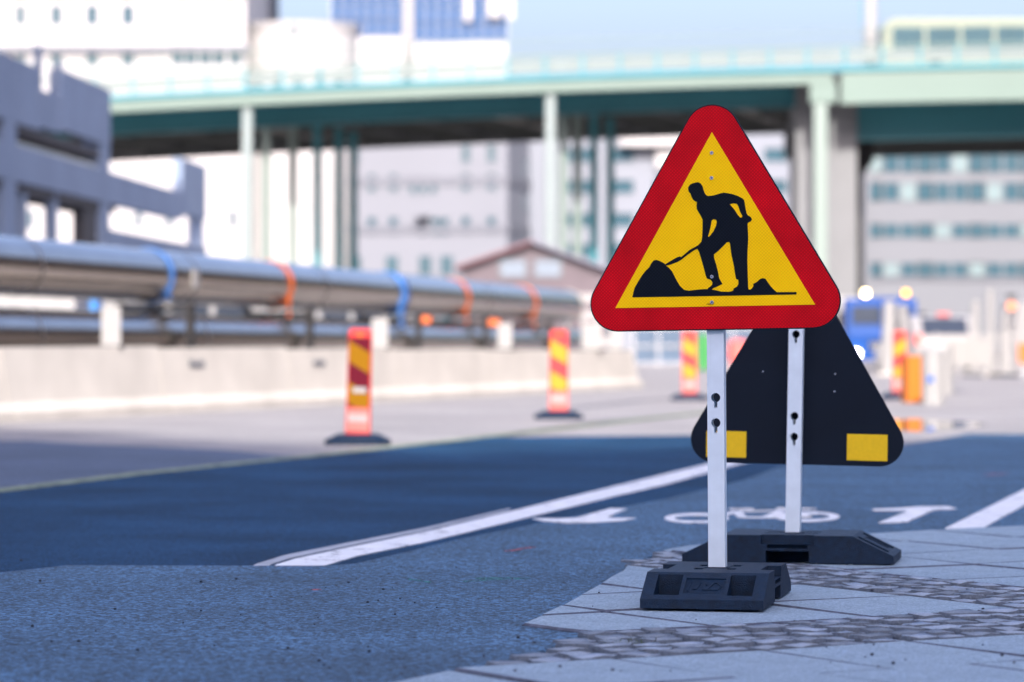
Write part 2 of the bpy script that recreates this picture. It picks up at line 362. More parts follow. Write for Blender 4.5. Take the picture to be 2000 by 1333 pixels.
# ------------------------------------------------------------------ pavement of slabs and granite setts
AL = R(31); ca, sa = math.cos(AL), math.sin(AL)
def ST(s, t): return (s*ca - t*sa, s*sa + t*ca)
def TS(p): return (p[0]*ca + p[1]*sa, -p[0]*sa + p[1]*ca)
def inside(p, poly):
    c = False; n = len(poly)
    for i in range(n):
        a, b = poly[i], poly[i-1]
        if (a[1] > p[1]) != (b[1] > p[1]) and p[0] < (b[0]-a[0])*(p[1]-a[1])/(b[1]-a[1])+a[0]: c = not c
    return c
def clip(subj, cl):
    out = list(subj); n = len(cl)
    for i in range(n):
        a, b = cl[i], cl[(i+1) % n]; inp, out = out, []
        def side(p): return (b[0]-a[0])*(p[1]-a[1])-(b[1]-a[1])*(p[0]-a[0])
        for j in range(len(inp)):
            p, q = inp[j-1], inp[j]; sp, sq = side(p), side(q)
            if (sp >= 0) != (sq >= 0):
                t = sp/(sp-sq); out.append((p[0]+(q[0]-p[0])*t, p[1]+(q[1]-p[1])*t))
            if sq >= 0: out.append(q)
        if not out: return []
    return out
def area(p): return abs(sum(p[i-1][0]*p[i][1]-p[i][0]*p[i-1][1] for i in range(len(p))))/2
bed_poly = [(x, y) for x, y in bound]
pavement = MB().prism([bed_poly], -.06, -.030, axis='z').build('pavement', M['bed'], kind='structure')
def slab(s0, s1, t0, t1):
    g = .008
    cl = [ST(s0+g, t0+g), ST(s1-g, t0+g), ST(s1-g, t1-g), ST(s0+g, t1-g)]
    P = clip(bound, cl)
    Q = []
    for p in P:
        if not Q or (Vector(p)-Vector(Q[-1])).length > .004: Q.append(p)
    if len(Q) > 2 and (Vector(Q[0])-Vector(Q[-1])).length < .004: Q.pop()
    if len(Q) < 3 or area(Q) < .012: return
    cx = sum(p[0] for p in Q)/len(Q); cy = sum(p[1] for p in Q)/len(Q)
    if not (7.5 < cy < 17.5 and -1.2 < cx < 4.6): return
    dz = random.uniform(-.004, .003); tx, ty = random.uniform(-.006, .006), random.uniform(-.006, .006)
    zt = lambda x, y: dz + tx*(x-cx) + ty*(y-cy)
    n = len(Q); vs = [(x-cx, y-cy, -.04) for x, y in Q] + [(x-cx, y-cy, zt(x, y)-.007) for x, y in Q]
    ins = []
    for x, y in Q:
        d = Vector((cx-x, cy-y)); d = d/max(d.length, 1e-6)*.009; ins.append((x+d.x-cx, y+d.y-cy, zt(x, y)))
    vs += ins
    fs = [(i, (i+1) % n, n+(i+1) % n, n+i) for i in range(n)] + [(n+i, n+(i+1) % n, 2*n+(i+1) % n, 2*n+i) for i in range(n)]
    tr = tessellate_polygon([[Vector((a, b, 0)) for a, b, c in ins]]); fs += [tuple(2*n+k for k in t) for t in tr]
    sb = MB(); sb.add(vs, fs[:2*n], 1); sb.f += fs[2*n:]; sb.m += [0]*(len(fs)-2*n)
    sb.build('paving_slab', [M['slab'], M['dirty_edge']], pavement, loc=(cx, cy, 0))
S_A, S_B, T_B, T_T = 7.42, 8.02, 8.13, 8.89
for i in range(12):                                            # rows beyond the sett band, left field
    for j in range(7):
        slab(S_A-.655*(j+1), S_A-.655*j, T_T+.655*i, T_T+.655*(i+1))
for i in range(12):                                            # right field behind the second sign
    for j in range(8):
        t0 = T_T-.15+.655*i; slab(S_B+.655*j, S_B+.655*(j+1), max(t0, T_T), t0+.655)
for i in range(5):                                             # near field
    off = (0, .26, .11, .4, .2)[i]
    for j in range(16):
        slab(2.5+off+.545*j, 2.5+off+.545*(j+1), T_B-.655*(i+1), T_B-.655*i)
# setts: variants share mesh data
def sett_mesh(k):
    r = random.Random(k); base = []
    for sx, sy in ((1, 1), (-1, 1), (-1, -1), (1, -1)):
        c1, c2 = (.5, .34), (.34, .5)
        for a, b in ((c1, c2) if sx*sy > 0 else (c2, c1)): base.append((sx*a*r.uniform(.9, 1.0), sy*b*r.uniform(.9, 1.0)))
        base.append((-sx*.04 if sx*sy > 0 else sx*.49*r.uniform(.92, 1), sy*.49*r.uniform(.92, 1) if sx*sy > 0 else -sy*.04))
    n = len(base)
    vs = [(x, y, -.05) for x, y in base] + [(x*.98, y*.98, -.008+r.uniform(-.004, .002)) for x, y in base] + \
         [(x*.92, y*.92, r.uniform(-.003, .004)) for x, y in base] + [(r.uniform(-.1, .1), r.uniform(-.1, .1), r.uniform(.001, .007))]
    fs = []
    for L in (0, n): fs += [(L+i, L+(i+1) % n, L+n+(i+1) % n, L+n+i) for i in range(n)]
    fs += [(2*n+i, 2*n+(i+1) % n, 3*n) for i in range(n)]
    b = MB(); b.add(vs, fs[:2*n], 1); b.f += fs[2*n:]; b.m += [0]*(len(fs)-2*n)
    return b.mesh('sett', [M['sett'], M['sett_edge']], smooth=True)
SETT = [sett_mesh(k) for k in range(8)]
cells = []
t = T_B + .012
rows = 6; rp = (T_T-T_B)/rows
for i in range(rows):
    s = 2.5+random.random()*.1
    while s < 10:
        ln = random.uniform(.11, .17); cells.append((s+ln/2, T_B+rp*(i+.5), ln, rp)); s += ln
cols = 5; cp = (S_B-S_A)/cols
for i in range(cols):
    t = T_T+.004
    while t < 13.5:
        ln = random.uniform(.11, .17); cells.append((S_A+cp*(i+.5), t+ln/2, cp, ln)); t += ln
# a little patch of setts along the kerb left of the first sign
vis = []
for s, t, a, b in cells:
    p = ST(s, t)
    if inside(p, bound) and 7.8 < p[1] < 16.5:
        u = 1000+F*p[0]/p[1]; v = HV+F*H/p[1]
        if -80 < u < 2150 and v < 1400: vis.append((0 if (u < 2010 and v < 1340) else 1, p[1], p, a, b))
vis.sort(key=lambda q: q[:2])
rest = MB()
for k, (_, _, p, a, b) in enumerate(vis):
    me = SETT[random.randrange(8)]; rz = AL + random.uniform(-.08, .08); g = .87
    sx, sy = a*g, b*g; zz = random.uniform(-.006, .004)
    if k < 295:
        o = link('sett', me, pavement, loc=(p[0], p[1], zz), rot=(random.uniform(-.04, .04), random.uniform(-.04, .04), rz)); o.scale = (sx, sy, 1)
    else:
        MM = Matrix.Translation((p[0], p[1], zz)) @ Matrix.Rotation(rz, 4, 'Z') @ Matrix.Diagonal((sx, sy, 1, 1))
        _k = len(rest.m); rest.add([v.co[:] for v in me.vertices], [tuple(q.vertices) for q in me.polygons], 0, MM); rest.m[_k:] = [q.material_index for q in me.polygons]
if rest.v: rest.build('sett', [M['sett'], M['sett_edge']], pavement, smooth=True, kind='stuff')
# weeds in the joints and loose grit
wm = MB()
for u, v, n_ in ((1207, 1257, 26), (1230, 1252, 12), (1262, 1250, 8)):
    c = G(u, v)
    for i in range(n_):
        x, y = c[0]+random.gauss(0, .025), c[1]+random.gauss(0, .03); a = random.uniform(0, 6.28); l = random.uniform(.012, .03)
        dx, dy = math.cos(a)*l, math.sin(a)*l; q = .003
        wm.add([(x-q*dy/l, y+q*dx/l, -.008), (x+q*dy/l, y-q*dx/l, -.008), (x+dx, y+dy, random.uniform(.002, .016))], [(0,1,2)])
wm.build('weeds', M['grass'], kind='stuff')
gm = MB()
for i in range(95):
    u, v = random.uniform(20, 2000), random.uniform(1095, 1330); p = G(u, v, Z_PATH); z = 0.0 if inside(p, bound) else Z_PATH
    r = random.choice((.0025, .003, .003, .004, .006)); gm.sphere((p[0], p[1], z+r*.5), r, 6, 4, sc=(1, random.uniform(.7, 1.2), .8))
gm.build('grit', M['stone'], kind='stuff')

# ------------------------------------------------------------------ road work signs
def rounded_tri(side, r, z0, n=14):
    C = [(-side/2, z0), (side/2, z0), (0, z0+side*math.sqrt(3)/2)]; pts = []
    for (cx, cz), a0 in zip(C, (150, 270, 30)):
        for i in range(n+1):
            a = R(a0+120*i/n); pts.append((cx+r*math.cos(a), cz+r*math.sin(a)))
    return pts
# picture of the digging worker: traced on the sign, crop scale 4.937 px, origin (1220, 330)
PIC = [(113,1226),(122,1180),(135,1135),(165,1080),(205,1015),(240,970),(272,940),(290,905),(312,876),(340,869),(370,878),(405,897),(425,912),
 (455,893),(505,862),(540,845),(560,838),(575,845),(610,815),(650,780),(700,752),(735,732),(765,700),(772,660),(776,580),(776,490),(760,455),(735,415),(720,385),(718,350),(722,318),
 (705,314),(685,297),(668,265),(660,238),(645,222),(637,195),(640,175),(655,152),(685,138),(728,129),(755,142),(775,172),(783,205),(795,235),(812,258),(830,264),(880,258),(930,243),(970,233),(1010,238),
 (1060,250),(1110,268),(1148,288),(1166,305),(1174,340),(1180,385),(1190,430),(1202,452),(1228,468),(1242,490),(1232,510),(1205,522),(1200,535),(1204,600),(1207,680),(1202,780),(1200,880),(1203,980),(1206,1060),(1209,1140),(1214,1158),
 (1228,1162),(1245,1150),(1258,1128),(1255,1108),(1290,1088),(1318,1062),(1345,1051),(1372,1060),(1395,1095),(1420,1130),(1450,1163),(1478,1187),(1662,1187),(1662,1211),(1400,1213),(860,1219)]
HOLES = [[(1032,345),(1065,337),(1098,342),(1112,365),(1130,420),(1150,458),(1147,470),(1132,474),(1110,450),(1075,395)],
         [(862,498),(880,486),(902,492),(911,512),(903,550),(880,600),(850,640),(832,655),(829,645),(842,600),(855,545)],
         [(886,822),(930,785),(985,730),(1005,708),(1028,705),(1036,722),(1042,770),(1050,830),(1062,880),(1075,940),(1085,1010),(1095,1060),(1115,1066),(1118,1100),(1106,1130),(1072,1148),(1068,1170),(1030,1180),(960,1178),(905,1165),(868,1158),
          (880,1145),(935,1122),(967,1104),(950,1075),(935,1048),(925,990),(905,910),(888,860)],
         [(430,925),(475,915),(540,890),(580,868),(640,820),(690,785),(728,766),(745,800),(770,880),(795,970),(810,1030),(820,1052),(855,1064),(872,1088),(870,1110),(850,1130),(826,1145),(832,1153),(790,1153),(720,1158),(650,1166),(605,1158),(565,1120),(530,1060),(490,980),(455,940)]]
def to_px(p): return (1220+p[0]/4.937, 330+p[1]/4.937)
# affine map of the yellow triangle (1394,260) (1210,599) (1592,595) to the plate
def aff(p, A=(1394,260), B=(1210,599), C=(1592,595), s=.718):
    u, v = to_px(p); det = (B[1]-C[1])*(A[0]-C[0])+(C[0]-B[0])*(A[1]-C[1])
    l1 = ((B[1]-C[1])*(u-C[0])+(C[0]-B[0])*(v-C[1]))/det; l2 = ((C[1]-A[1])*(u-C[0])+(A[0]-C[0])*(v-C[1]))/det; l3 = 1-l1-l2
    return (l1*0+l2*(-s/2)+l3*s/2, l1*s*.866)
def text_mesh(txt, size, depth, m, name):
    cu = bpy.data.curves.new(name, 'FONT'); cu.body = txt; cu.size = size; cu.extrude = depth; cu.align_x = 'CENTER'
    o = bpy.data.objects.new(name, cu); COL.objects.link(o); bpy.context.view_layer.update()
    me = bpy.data.meshes.new_from_object(o.evaluated_get(bpy.context.evaluated_depsgraph_get()))
    bpy.data.objects.remove(o); me.materials.clear(); me.materials.append(m); return me
def sign_plate(parent, T):
    """T puts the plate (facing -y, origin at the foot of the yellow field) into the sign's frame"""
    pl = MB().prism([rounded_tri(.70, .10, .015)], 0, .014).build('sign_plate', M['black_coat'], parent, bevel=.002); pl.matrix_local = T
    MB().prism([rounded_tri(.70, .0955, .015)], -.0012, .0).build('red_border', M['red_sheet'], pl)
    MB().prism([[(-.359, 0), (.359, 0), (0, .622)]], -.0024, -.0012).build('yellow_field', M['yellow_sheet'], pl)
    MB().prism([[aff(p) for p in PIC]] + [[aff(p) for p in h] for h in HOLES], -.0034, -.0024).build('worker_pictogram', M['black_print'], pl)
    for u, v in ((1394,300), (1394,348.5), (1395.5,539.5), (1396,589)):
        q = aff(((u-1220)*4.937, (v-330)*4.937)); r = MB()
        r.cyl((q[0], -.0034, q[1]), (q[0], -.0062, q[1]), .0072, .0062, 16); rv = r.build('rivet', M['steel'], pl, smooth=True)
        MB().cyl((q[0], -.0062, q[1]), (q[0], -.0068, q[1]), .0024, n=10).build('rivet', M['dark_hole'], pl)
    t = link('lettering', text_mesh('FRONT', .0085, .0002, M['deli_red_dark'], 'lettering'), pl)
    q = aff(((1393-1220)*4.937, (594.5-330)*4.937)); t.location = (q[0], -.0027, q[1]); t.rotation_euler = (R(90), 0, 0)
    return pl
def keyhole(z, r=.0165, sw=.0055, sl=.036):
    pts = []
    a0 = math.asin(sw/r)
    for i in range(21):
        a = -math.pi/2 + a0 + (2*math.pi-2*a0)*i/20; pts.append((r*math.cos(a), z+r*math.sin(a)))
    pts += [(-sw, z-sl), (sw, z-sl)]
    return pts
def sign_post(parent, z0, z1, holes, roll, w=.03, dpt=.03):
    mb = MB(); outer = [(-w, z0), (w, z0), (w, z1), (-w, z1)]
    for y0, y1 in ((-dpt, -dpt+.003), (dpt-.003, dpt)): mb.prism([outer] + [keyhole(z) for z in holes], y0, y1)
    mb.box(-w, -w+.003, -dpt+.003, dpt-.003, z0, z1); mb.box(w-.003, w, -dpt+.003, dpt-.003, z0, z1)
    mb.box(-w-.0012, -w+.0005, -dpt+.006, -dpt+.012, z0, z1)
    o = mb.build('post', M['post_white'], parent); o.rotation_euler = (0, roll, 0); return o
def foot_block(parent, rz, logo=True):
    L, Wd, Hh, lip, run = .44, .215, .12, .038, .17
    prof = [(-L, .006), (L, .006), (L, lip), (L-run, Hh), (-L+run, Hh), (-L, lip)]
    o = MB().prism([prof], -Wd, Wd).build('foot_block', M['rubber'], parent)
    c = MB()
    c.box(-.09, .09, .10, .4, -.02, .055); c.box(-.09, .09, -.4, -.10, -.02, .055)
    for sy in (1, -1):
        y0, y1 = sorted((sy*.165, sy*.4)); c.box(-.11, .11, y0, y1, .082, .2)
        y0, y1 = sorted((sy*.195, sy*.4)); c.box(-.085, .085, y0, y1, .066, .0815)
    for sx in (1, -1):
        for sy in (1, -1):
            x0, x1 = sorted((sx*.285, sx*.412)); c.box(x0, x1, sy*.128-.044, sy*.128+.044, .040, .2)
        a = math.atan2(Hh-lip, run); cx, cz = L-run/2-.002, (Hh+lip)/2
        T = Matrix.Translation((sx*cx, 0, cz)) @ Matrix.Rotation(sx*a, 4, 'Y')
        c.box(-.052, .052, -.070, .070, -.004, .05, M=T)
    for sy in (1, -1):
        for sx in (1, -1):
            x0, x1 = sorted((sx*.05, sx*.115)); c.box(x0, x1, sy*.058-.016, sy*.058+.016, .108, .2)
    boolean(o, c)
    b = o.modifiers.new('bevel', 'BEVEL'); b.width = .0035; b.segments = 2; b.limit_method = 'ANGLE'; b.angle_limit = R(30)
    o.rotation_euler = (0, 0, rz)
    pads = MB()
    for sx in (-1, 1):
        for sy in (-.17, -.02, .14):
            x0, x1 = sorted((sx*.27, sx*.425)); pads.box(x0, x1, sy-.025, sy+.035, 0, .006)
    for sy in (-1, 1): pads.box(-.25, -.12, sy*.17-.03, sy*.17+.03, 0, .006); pads.box(.12, .25, sy*.17-.03, sy*.17+.03, 0, .006)
    pads.build('foot_pad', M['rubber'], o)
    soc = MB().prism([rect(0, 0, .10, .085), rect(0, 0, .0615, .0615)], .12, .1225, axis='z').build('post_socket', M['rubber'], o)
    # raised maker's mark on the end slope that faces the viewer (end -x)
    if logo:
        a = math.atan2(Hh-lip, run); lg = MB()
        sc = .128/1280.0
        def Q(p): return ((p[0]-1000)*sc*1.02, -(p[1]-440)*sc*2.6)
        for pts, wd in (([(430,560),(480,335),(560,335),(620,515),(720,515),(840,335),(930,520)], .0045), ([(930,520),(1080,520),(1290,335),(1420,345),(1550,430),(1450,520),(1080,520)], .0045)):
            lg.prism([stroke([Q(p) for p in pts], wd)], 0, .003, axis='z')
        q = Q((1040,385)); lg.cyl((q[0], q[1], 0), (q[0], q[1], .003), .004, n=10)
        r = random.Random(3); x = -.056
        while x < .056:
            wl = r.uniform(.004, .010); lg.box(x, x+wl, -.045, -.0405, 0, .002); x += wl+.0028
        cx, cz = L-run/2-.002, (Hh+lip)/2
        T = Matrix.Translation((-cx, 0, cz)) @ Matrix.Rotation(-a, 4, 'Y') @ Matrix.Translation((0, 0, -.0042)) @ Matrix.Rotation(R(-90), 4, 'Z')
        l = lg.build('logo', M['rubber'], o); l.matrix_local = T
    return o

YAW = R(-11)
sg = thing('road_work_sign', 'red and yellow triangular warning sign showing a digging worker, facing the viewer', 'road sign', (.738, 11.74, 0), YAW, 'portable road work signs on rubber feet')
sign_plate(sg, Matrix.Translation((-.006, -.045, 1.054)) @ Matrix.Rotation(R(-.9), 4, 'Y'))
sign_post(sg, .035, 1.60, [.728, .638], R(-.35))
foot_block(sg, R(90))
sg2 = thing('road_work_sign', 'triangular road sign seen from its black back with two yellow rectangles', 'road sign', (1.182, 13.8, 0), YAW, 'portable road work signs on rubber feet')
pl2 = sign_plate(sg2, Matrix.Rotation(R(1.0), 4, 'Y') @ Matrix.Translation((.004, .047, .49)) @ Matrix.Rotation(R(180), 4, 'Z'))
for sx in (1, -1):
    MB().box(sx*.298-.085, sx*.298+.085, .014, .0155, -.062, .049).build('reflector_tag', M['yellow_tag'], pl2)
for x, z in ((.147, .305), (-.158, .30), (-.157, .226)):
    MB().cyl((x, .014, z), (x, .0165, z), .004, n=8).build('rivet', M['steel'], pl2)
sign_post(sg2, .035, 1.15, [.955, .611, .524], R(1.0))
foot_block(sg2, 0)

# ------------------------------------------------------------------ striped delineators
def delineator(label, u, v, tilt, slash, darker, sc=1.0, rz=0.0):
    x, y = G(u, v, Z_OLD)
    t = thing('delineator_panel', label, 'delineator', (x, y, Z_OLD), rz, 'striped delineator panels along the road')
    b = MB(); oct_ = [(-.29,-.10),(-.20,-.19),(.20,-.19),(.29,-.10),(.29,.10),(.20,.19),(-.20,.19),(-.29,.10)]
    n = 8; top = [(a*.62, c*.55) for a, c in oct_]
    b.add([(a, c, 0) for a, c in oct_]+[(a, c, .045) for a, c in oct_]+[(a, c, .10) for a, c in top],
          [(i, (i+1) % n, n+(i+1) % n, n+i) for i in range(n)]+[(n+i, n+(i+1) % n, 2*n+(i+1) % n, 2*n+i) for i in range(n)]+[tuple(range(2*n, 3*n))])
    b.build('base', M['rubber'], t, bevel=.008)
    T = Matrix.Translation((0, 0, .09)) @ Matrix.Rotation(R(tilt), 4, 'Y')
    body = MB().prism([[(-.115, 0), (.115, 0), (.112, .20), (.105, .93), (.09, .96), (-.09, .96), (-.105, .93), (-.112, .20)]], -.03, .03).build('body', M['red_plastic'], t, bevel=.012); body.matrix_local = T
    z0, z1, wd = .25, .88, .096
    MB().prism([rect(0, (z0+z1)/2, wd*2, z1-z0)], -.034, -.029).build('red_sheet', M['deli_red_dark' if darker else 'deli_red'], body)
    h = .19; slope = .055 if slash else -.055
    for zc in (.33, .70):
        P = [(-wd, zc-h/2-slope), (wd, zc-h/2+slope), (wd, zc+h/2+slope), (-wd, zc+h/2-slope)]
        P = clip(P, [(-wd, z0), (wd, z0), (wd, z1), (-wd, z1)])
        if len(P) > 2: MB().prism([P], -.037, -.034).build('yellow_stripe', M['deli_yellow_dark' if darker else 'deli_yellow'], body)
    MB().prism([[(-.104, .03), (.104, .03), (.102, .24), (-.102, .24)]], -.035, -.029).build('lower_glare_panel', M['glare_pink'], body)  # pale pink paints the glare on the lower part
    MB().prism([rect(0, .15, .18, .065)], -.039, -.035).build('white_band', M['white_plastic'], body)
    if darker: MB().prism([rect(.01, .405, .125, .05)], -.041, -.037).build('white_band', M['white_plastic'], body)
    MB().cyl((0, -.03, .90), (0, -.036, .90), .022, n=12).build('reflector', M['amber_plastic'], body)
    return t
delineator('largest red and yellow striped panel on a black foot, with two white bands', 699, 869, 1.6, False, True, rz=R(-6))
delineator('second striped panel on a black foot, between the near panel and the big sign', 1091, 819, .3, False, False)
delineator('small striped panel just left of the white post of the big sign', 1347, 782, -.5, False, False)
delineator('striped panel leaning beside the amber box right of the signs', 1757, 779, 0, True, False, rz=R(4))

# ------------------------------------------------------------------ concrete barrier, pipes and supports
A0, A1 = Vector((-5.9, 37.7)), Vector((2.18, 61.7))
bd = (A1-A0).normalized(); ang = math.atan2(bd.y, bd.x)
total = (A1-A0).length; SEG = 4.25; nseg = 7
jprof = [(-.30, 0), (-.30, .10), (-.20, .20), (-.11, .80), (.11, .80), (.20, .20), (.30, .10), (.30, 0)]
jm = MB().prism([jprof], .012, SEG-.012, axis='x').mesh('barrier_body', M['concrete'])
foot_names = ['leftmost block of the pale concrete barrier, cut by the photo edge', 'second block from the left in the pale concrete barrier, under the blue pipe strap',
  'concrete barrier block directly left of the nearest striped panel', 'concrete barrier block just behind the nearest striped panel',
  'concrete barrier block midway between the two left striped panels', 'concrete barrier block just behind the second striped panel', 'last block at the far right end of the concrete barrier']
start = A1 - bd*SEG*nseg
for i in range(nseg):
    p = start + bd*SEG*i
    f = (p.y-37.7)/24.0
    t = thing('barrier_block', foot_names[i], 'concrete barrier', (p.x, p.y, Z_OLD), ang, 'blocks of the concrete barrier')
    link('barrier_body', jm, t); t.scale = (1, 1, 1.06-.22*max(0, f))
    sm = MB()
    if i in (2, 3):
        r = random.Random(i)
        for q in range(6): sm.box(.9+q*.075, .9+q*.075+.05, -.172, -.150, .57, .57+r.uniform(.05, .08))
        T = Matrix.Identity(4); sm.build('stencil_mark', M['lilac_band'], t)

def along(d):  # point of the barrier axis at the distance d (y)
    s = (d-A0.y)/bd.y; return A0 + bd*s
pb0, pb1 = Vector((-6.3, 40.3, 1.80)), Vector((X(1108, 74), 74, 1.575))
pd = (pb1-pb0).normalized(); PR = .37
def pipe(name, label, a, b, joints, zsh, ends):
    t = thing(name, label, 'pipe', tuple(a), 0, 'clad district pipes behind the barrier')
    a2 = Vector((0, 0, 0)); b2 = b-a
    MB().cyl(a2, b2, PR, n=40).build('cladding', M['cladding'], t, smooth=True)
    for s in joints:
        c = b2.normalized()*s
        MB().cyl(c-b2.normalized()*.03, c+b2.normalized()*.03, PR+.006, n=40, caps=False).build('joint_band', M['joint'], t, smooth=True)
    return t
def pipe_at(u, a, b):  # point of a pipe axis seen at the photo column u
    k = (u-1000)/F; t_ = (a.x-k*a.y)/(k*(b.y-a.y)-(b.x-a.x)); return a+(b-a)*t_, t_*(b-a).length
UA = pb0-pd*7
def js(us, a, b): return [pipe_at(u, a, b)[1] for u in us]
up_pipe = pipe('upper_pipe', 'upper of two shiny metal clad pipes, wrapped by blue and orange straps', UA, pb1, js((30, 340, 598, 925), UA, pb1), 0, 1)
MB().cyl(pb1-UA, pb1-UA+pd*.35, PR+.02, PR-.05, n=32).build('end_cap', M['white_plastic'], up_pipe, smooth=True)
lo0, lo1 = Vector((-6.3, 40.3, .92)), Vector((X(1120, 74), 74, .71)); ld = (lo1-lo0).normalized(); LA = lo0-ld*7
lo_pipe = pipe('lower_pipe', 'lower metal clad pipe half hidden by the concrete barrier', LA, lo1, js((30, 360, 640, 925), LA, lo1), 0, 1)
p, s_ = pipe_at(333, UA, pb1)
side = Vector((pd.y, -pd.x, 0)).normalized()
MB().box(-.11, .11, -.015, .01, -.13, .13).build('sticker', M['white_plastic'], up_pipe, loc=tuple(p-UA+side*(PR+.005)+Vector((0, 0, -.02))), rot=(0, 0, math.atan2(pd.y, pd.x)))
def strap(name, label, u, wd, m, hang=0.0, twist=0.0, arc=1.0):
    p, s = pipe_at(u, UA, pb1)
    t = thing(name, label, 'strap', tuple(p), math.atan2(pd.y, pd.x), 'straps wrapped round the upper pipe')
    mb = MB(); n = 22; r = PR+.022; vs = []
    for i in range(n+1):
        a = R(100-190*arc*i/n)
        # side facing the road is -y in the frame of the pipe
        w_ = wd*(1+.25*math.sin(i*.9+twist)*(i/n))
        off = .06*twist*i/n
        vs += [(off-w_/2, -r*math.cos(a)*(1 if True else 1)*-1*-1, r*math.sin(a)), (off+w_/2, -r*math.cos(a), r*math.sin(a))]
    vs = [(x, -abs(y) if i > 4 else y, z) for i, (x, y, z) in enumerate(vs)]
    fs = [(2*i, 2*i+1, 2*i+3, 2*i+2) for i in range(n)]
    ob = mb.add(vs, fs).build('webbing', m, t, smooth=True); ob.modifiers.new('s', 'SOLIDIFY').thickness = .012
    if hang:
        tl = MB(); vs = []; k = 8
        for i in range(k+1):
            z = -PR*.55-hang*i/k; w_ = wd*(.9-.4*i/k)
            vs += [(.03*math.sin(i*1.3)-w_/2, -PR*.86-.02*math.cos(i*2), z), (.03*math.sin(i*1.3)+w_/2, -PR*.86-.02*math.sin(i), z)]
        o2 = tl.add(vs, [(2*i, 2*i+1, 2*i+3, 2*i+2) for i in range(k)]).build('tail', m, t, smooth=True); o2.modifiers.new('s', 'SOLIDIFY').thickness = .01
    return t
strap('pipe_strap', 'narrow blue strap round the upper pipe, left of the white sticker', 287, .15, M['blue_strap'], .12)
strap('pipe_strap', 'wide orange strap round the upper pipe, between its two blue straps', 526, .16, M['orange_plastic'], .30)
strap('pipe_strap', 'broad blue tarpaulin strap hanging from the upper pipe above the near striped panel', 752, .50, M['blue_strap'], .42, .6)
strap('pipe_strap', 'orange strap on the upper pipe right of the broad blue one', 880, .17, M['orange_plastic'], .28)
strap('pipe_strap', 'rightmost orange strap near the end of the upper pipe', 1015, .19, M['orange_plastic'], .30)
names = ['black steel pipe support left of the wide orange strap, with a long cross beam', 'black steel pipe support under the wide orange strap', 'black steel pipe support behind the near striped panel',
         'black steel pipe support right of the near striped panel, below an orange strap', 'black steel pipe support nearest the far end of the pipes']
for lab, u in zip(names, (303, 543, 762, 897, 1028)):
    p, s = pipe_at(u, UA, pb1); q = p+side*.52
    t = thing('pipe_support', lab, 'pipe support', (q.x, q.y, Z_OLD), math.atan2(pd.y, pd.x), 'black supports carrying the pipes')
    ztop = p.z-PR-.02-Z_OLD
    MB().box(-.06, .06, -.05, .05, 0, ztop+.02).build('post', M['black_steel'], t)
    MB().box(-.06, .06, .98, 1.08, 0, ztop+.02).build('post', M['black_steel'], t)
    MB().box(-.07, .07, -.05, 1.08, ztop-.08, ztop).build('cross_beam', M['black_steel'], t, loc=(0, 0, -.022))
    MB().box(-.075, .075, -.10, .10, 0, .02).build('base_plate', M['black_steel'], t)

# white marker boards standing on the barrier
mk = ['white marker board on the barrier at the left, below the blue strap', 'white marker board on the barrier right behind the near striped panel', 'white marker board on the barrier left of the second striped panel',
      'wide white marker board near the far end of the barrier', 'white marker board on the very end of the barrier beside the big sign']
for lab, u, wpx, vt in zip(mk, (217, 742, 986, 1156, 1203), (38, 32, 28, 40, 22), (600, 622, 632, 632, 640)):
    k = (u-1000)/F; s_ = (A0.x-k*A0.y)/(k*bd.y-bd.x); c = A0+bd*s_; f = (c.y-37.7)/24
    zt = Z_OLD+.80*(1.06-.22*max(0, f)); wd = wpx*c.y/F; hh = Z(vt, c.y)-zt
    t = thing('marker_board', lab, 'marker board', (c.x, c.y, zt), 0, 'white marker boards on the barrier')
    MB().prism([rect(0, hh/2+.01, wd, hh-.02)], -.02, .02).build('board', M['white_plastic'], t, bevel=.006)
    MB().box(-wd*.6, wd*.6, -.06, .06, 0, .03).build('clamp', M['black_steel'], t)

# ------------------------------------------------------------------ things behind the pipes
def simple_bin(name, label, cat, x, y, w_, h_, m, lidm=None, group=None):
    t = thing(name, label, cat, (x, y, Z_OLD), 0, group)
    MB().prism([[(-w_*.44, .06), (w_*.44, .06), (w_*.5, h_*.9), (-w_*.5, h_*.9)]], -w_*.45, w_*.45).build('body', m, t, bevel=.02)
    MB().prism([[(-w_*.53, h_*.9), (w_*.53, h_*.9), (w_*.5, h_*.97), (0, h_), (-w_*.5, h_*.97)]], -w_*.5, w_*.5).build('lid', lidm or m, t, bevel=.01)
    for sx in (-1, 1): MB().cyl((sx*w_*.36, w_*.2, .08), (sx*w_*.44, w_*.2, .08), .08, n=12).build('wheel', M['tyre'], t)
    return t
# site cabin, toilet and orange boards seen in the gap between the two pipes
d = 60
t = thing('site_cabin', 'white site cabin glimpsed between the two pipes at the far left', 'site cabin', (X(80, d), d, Z_OLD), 0)
MB().box(-.95, .62, 0, 2.2, .12, 2.35).build('wall', M['white_wall'], t)
for k in range(4): MB().box(-.9+.4*k, -.87+.4*k, -.025, 0, .15, 2.3).build('panel_rib', M['white_plastic'], t)
MB().box(-1.0, .67, -.05, 2.25, 2.35, 2.45).build('roof', M['grey_wall'], t)
MB().box(-.9, .6, .1, 2.1, 0, .12).build('skid', M['black_steel'], t)
d = 62
t = thing('portable_toilet', 'blue portable toilet glimpsed between the pipes beside the white site cabin', 'toilet', (X(166, d), d, Z_OLD), 0)
MB().box(-.28, .22, 0, .9, .08, 2.2).build('body', mat('toilet blue', (.03,.22,.62), .5), t, bevel=.02)
MB().box(-.22, .16, -.02, 0, .2, 2.0).build('door', mat('toilet door blue', (.10,.35,.75), .45), t)
MB().prism([[(-.3, 2.2), (.24, 2.2), (-.03, 2.38)]], -.02, .92).build('roof', M['white_plastic'], t)
